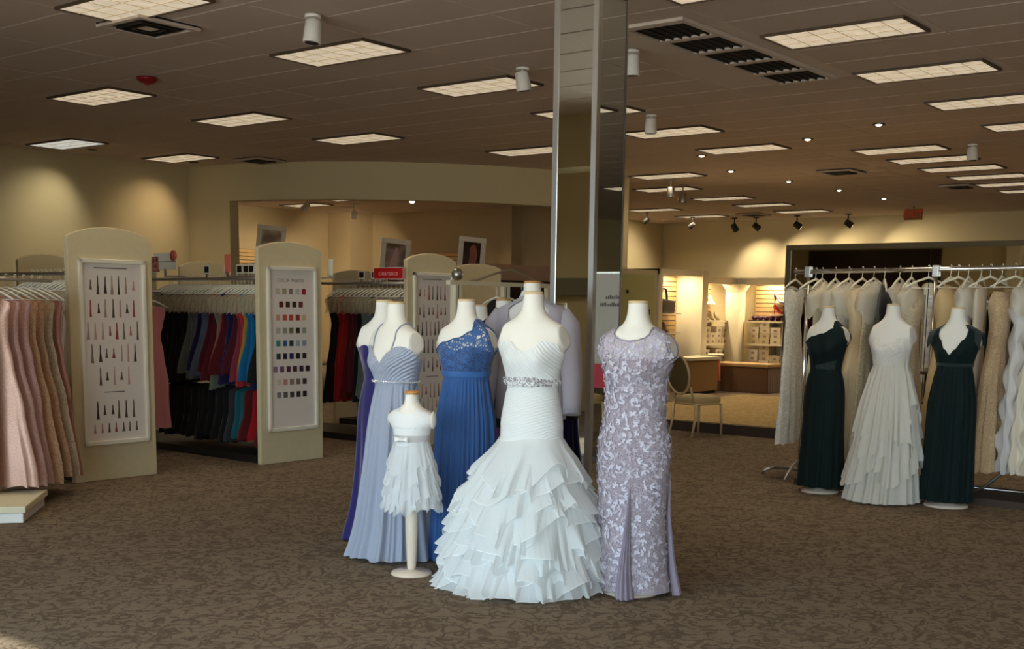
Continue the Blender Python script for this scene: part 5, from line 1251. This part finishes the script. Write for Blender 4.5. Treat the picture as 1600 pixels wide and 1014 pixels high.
# ------------------------------------------------------------------ fitting room
slatwall('slatwall', 'brown slatwall on the fitting room back wall at left', 17.6, 20.6, 22.86, 1.4, 2.75, 'x')
slatwall('slatwall', 'brown slatwall behind the middle framed portrait', 18.6, 20.6, 22.055, 1.2, 2.75, 'y')
t = thing('wardrobe', 'dark wardrobe with pinkish top box at the right of the fitting room', 'cabinet', (15.9, 13.05, 0), math.radians(-8))
MB().bx(0,1.75,0,.6,0,1.93).obj('carcass', M_brown, t); MB().bx(-.03,1.78,-.06,.63,1.93,2.20).obj('top_box', mat('pink_beige_box', S(190,156,128), .7), t)
for k in range(2): dd = bev(MB().bx(.03+.86*k,.87+.86*k,-.025,-.001,.08,1.88).obj('door', M_brown, t), .005); MB().tube([(.82+.12*k,-.045,.95),(.82+.12*k,-.045,1.15)], .012, 8).obj('handle', M_steel, dd)
def portrait(label, pos, rz, tilt, w, h, m, fm, extra=None):
    """easel-backed white frame leaning back, face toward local -y"""
    t = thing('framed_portrait', label, 'picture', pos, math.radians(rz), 'framed portraits in the fitting room'); t.rotation_euler = (math.radians(-tilt), math.radians(5), math.radians(rz))
    f = MB(); k = .085
    for q in ((-w/2,w/2,0,k),(-w/2,w/2,h-k,h),(-w/2,-w/2+k,k,h-k),(w/2-k,w/2,k,h-k)): f.bx(q[0],q[1],-.025,.02,q[2],q[3])
    bev(f.obj('frame', fm, t), .008); MB().bx(-w/2+.02,w/2-.02,0,.018,.02,h-.02).obj('backing', M_dark, t)
    MB().bx(-w/2+k,w/2-k,-.006,.0,k,h-k).obj('photograph', m, t)
    if extra: extra(t)
M_fw = mat('glossy_white_frame', S(236,226,206), .2)
def fig_pink(t):
    b = MB(); b.add([(-.13,-.0075,.09),(.02,-.0075,.09),(.06,-.0075,.30),(.04,-.0075,.50),(.0,-.0075,.52),(-.04,-.0075,.40)], [tuple(range(6))]); b.obj('printed_figure', mat('pink_print', S(206,160,150), .3), t)
def fig_dark(t):
    b = MB(); b.add([(-.05,-.0075,.09),(.07,-.0075,.09),(.10,-.0075,.26),(.06,-.0075,.42),(.02,-.0075,.45),(-.04,-.0075,.38),(-.03,-.0075,.24)], [tuple(range(7))]); b.obj('printed_figure', mat('skin_print', S(150,84,66), .3), t)
# shelves the portraits stand on
def picshelf(label, x, y, z, w):
    t = thing('picture_shelf', label, 'shelf', (x, y, 0), math.radians(-42), 'tall portrait pedestals'); MB().bx(-w/2,w/2,-.16,.16,z-.04,z).obj('top', M_slat, t); MB().bx(-w/2+.06,w/2-.06,-.12,.12,0,z-.04).obj('body', M_wall_inner, t)
for lb, x, y, z, w, h, m, ex, ps in (('white framed portrait partly hidden by the swatch panel top', 13.72, 16.25, 2.02, .50, .80, photo_mat('sepia_print', S(150,128,104), S(206,188,160), S(96,78,62), 2.5), None, 'behind the swatch panel'),
                           ('white framed portrait of a pink figure above the red clearance sign', 14.55, 14.05, 1.92, .50, .66, photo_mat('grey_print', S(120,96,84), S(176,150,134), S(80,64,58), 2.5), fig_pink, 'above the clearance sign'),
                           ('white framed dark portrait of a woman left of the wedding gown', 15.28, 12.98, 2.06, .46, .56, photo_mat('dark_print', S(40,20,14), S(56,28,20), S(24,12,10), 3), fig_dark, 'behind the royal blue gown')):
    picshelf('tall tan pedestal under the framed portrait '+ps, x, y, z, w+.1)
    portrait(lb, (x+.02, y+.03, z+.004), -42, 6, w, h, m, M_fw, ex)
t = thing('light_switch', 'small white switch plate on the fitting room wall corner', 'switch', (21.29, 22.5, 2.0)); bev(MB().bx(-.012,.012,-.06,.06,0,.26).obj('plate', M_white, t), .003); MB().bx(-.02,-.012,-.015,.015,.1,.16).obj('toggle', M_trim, t)
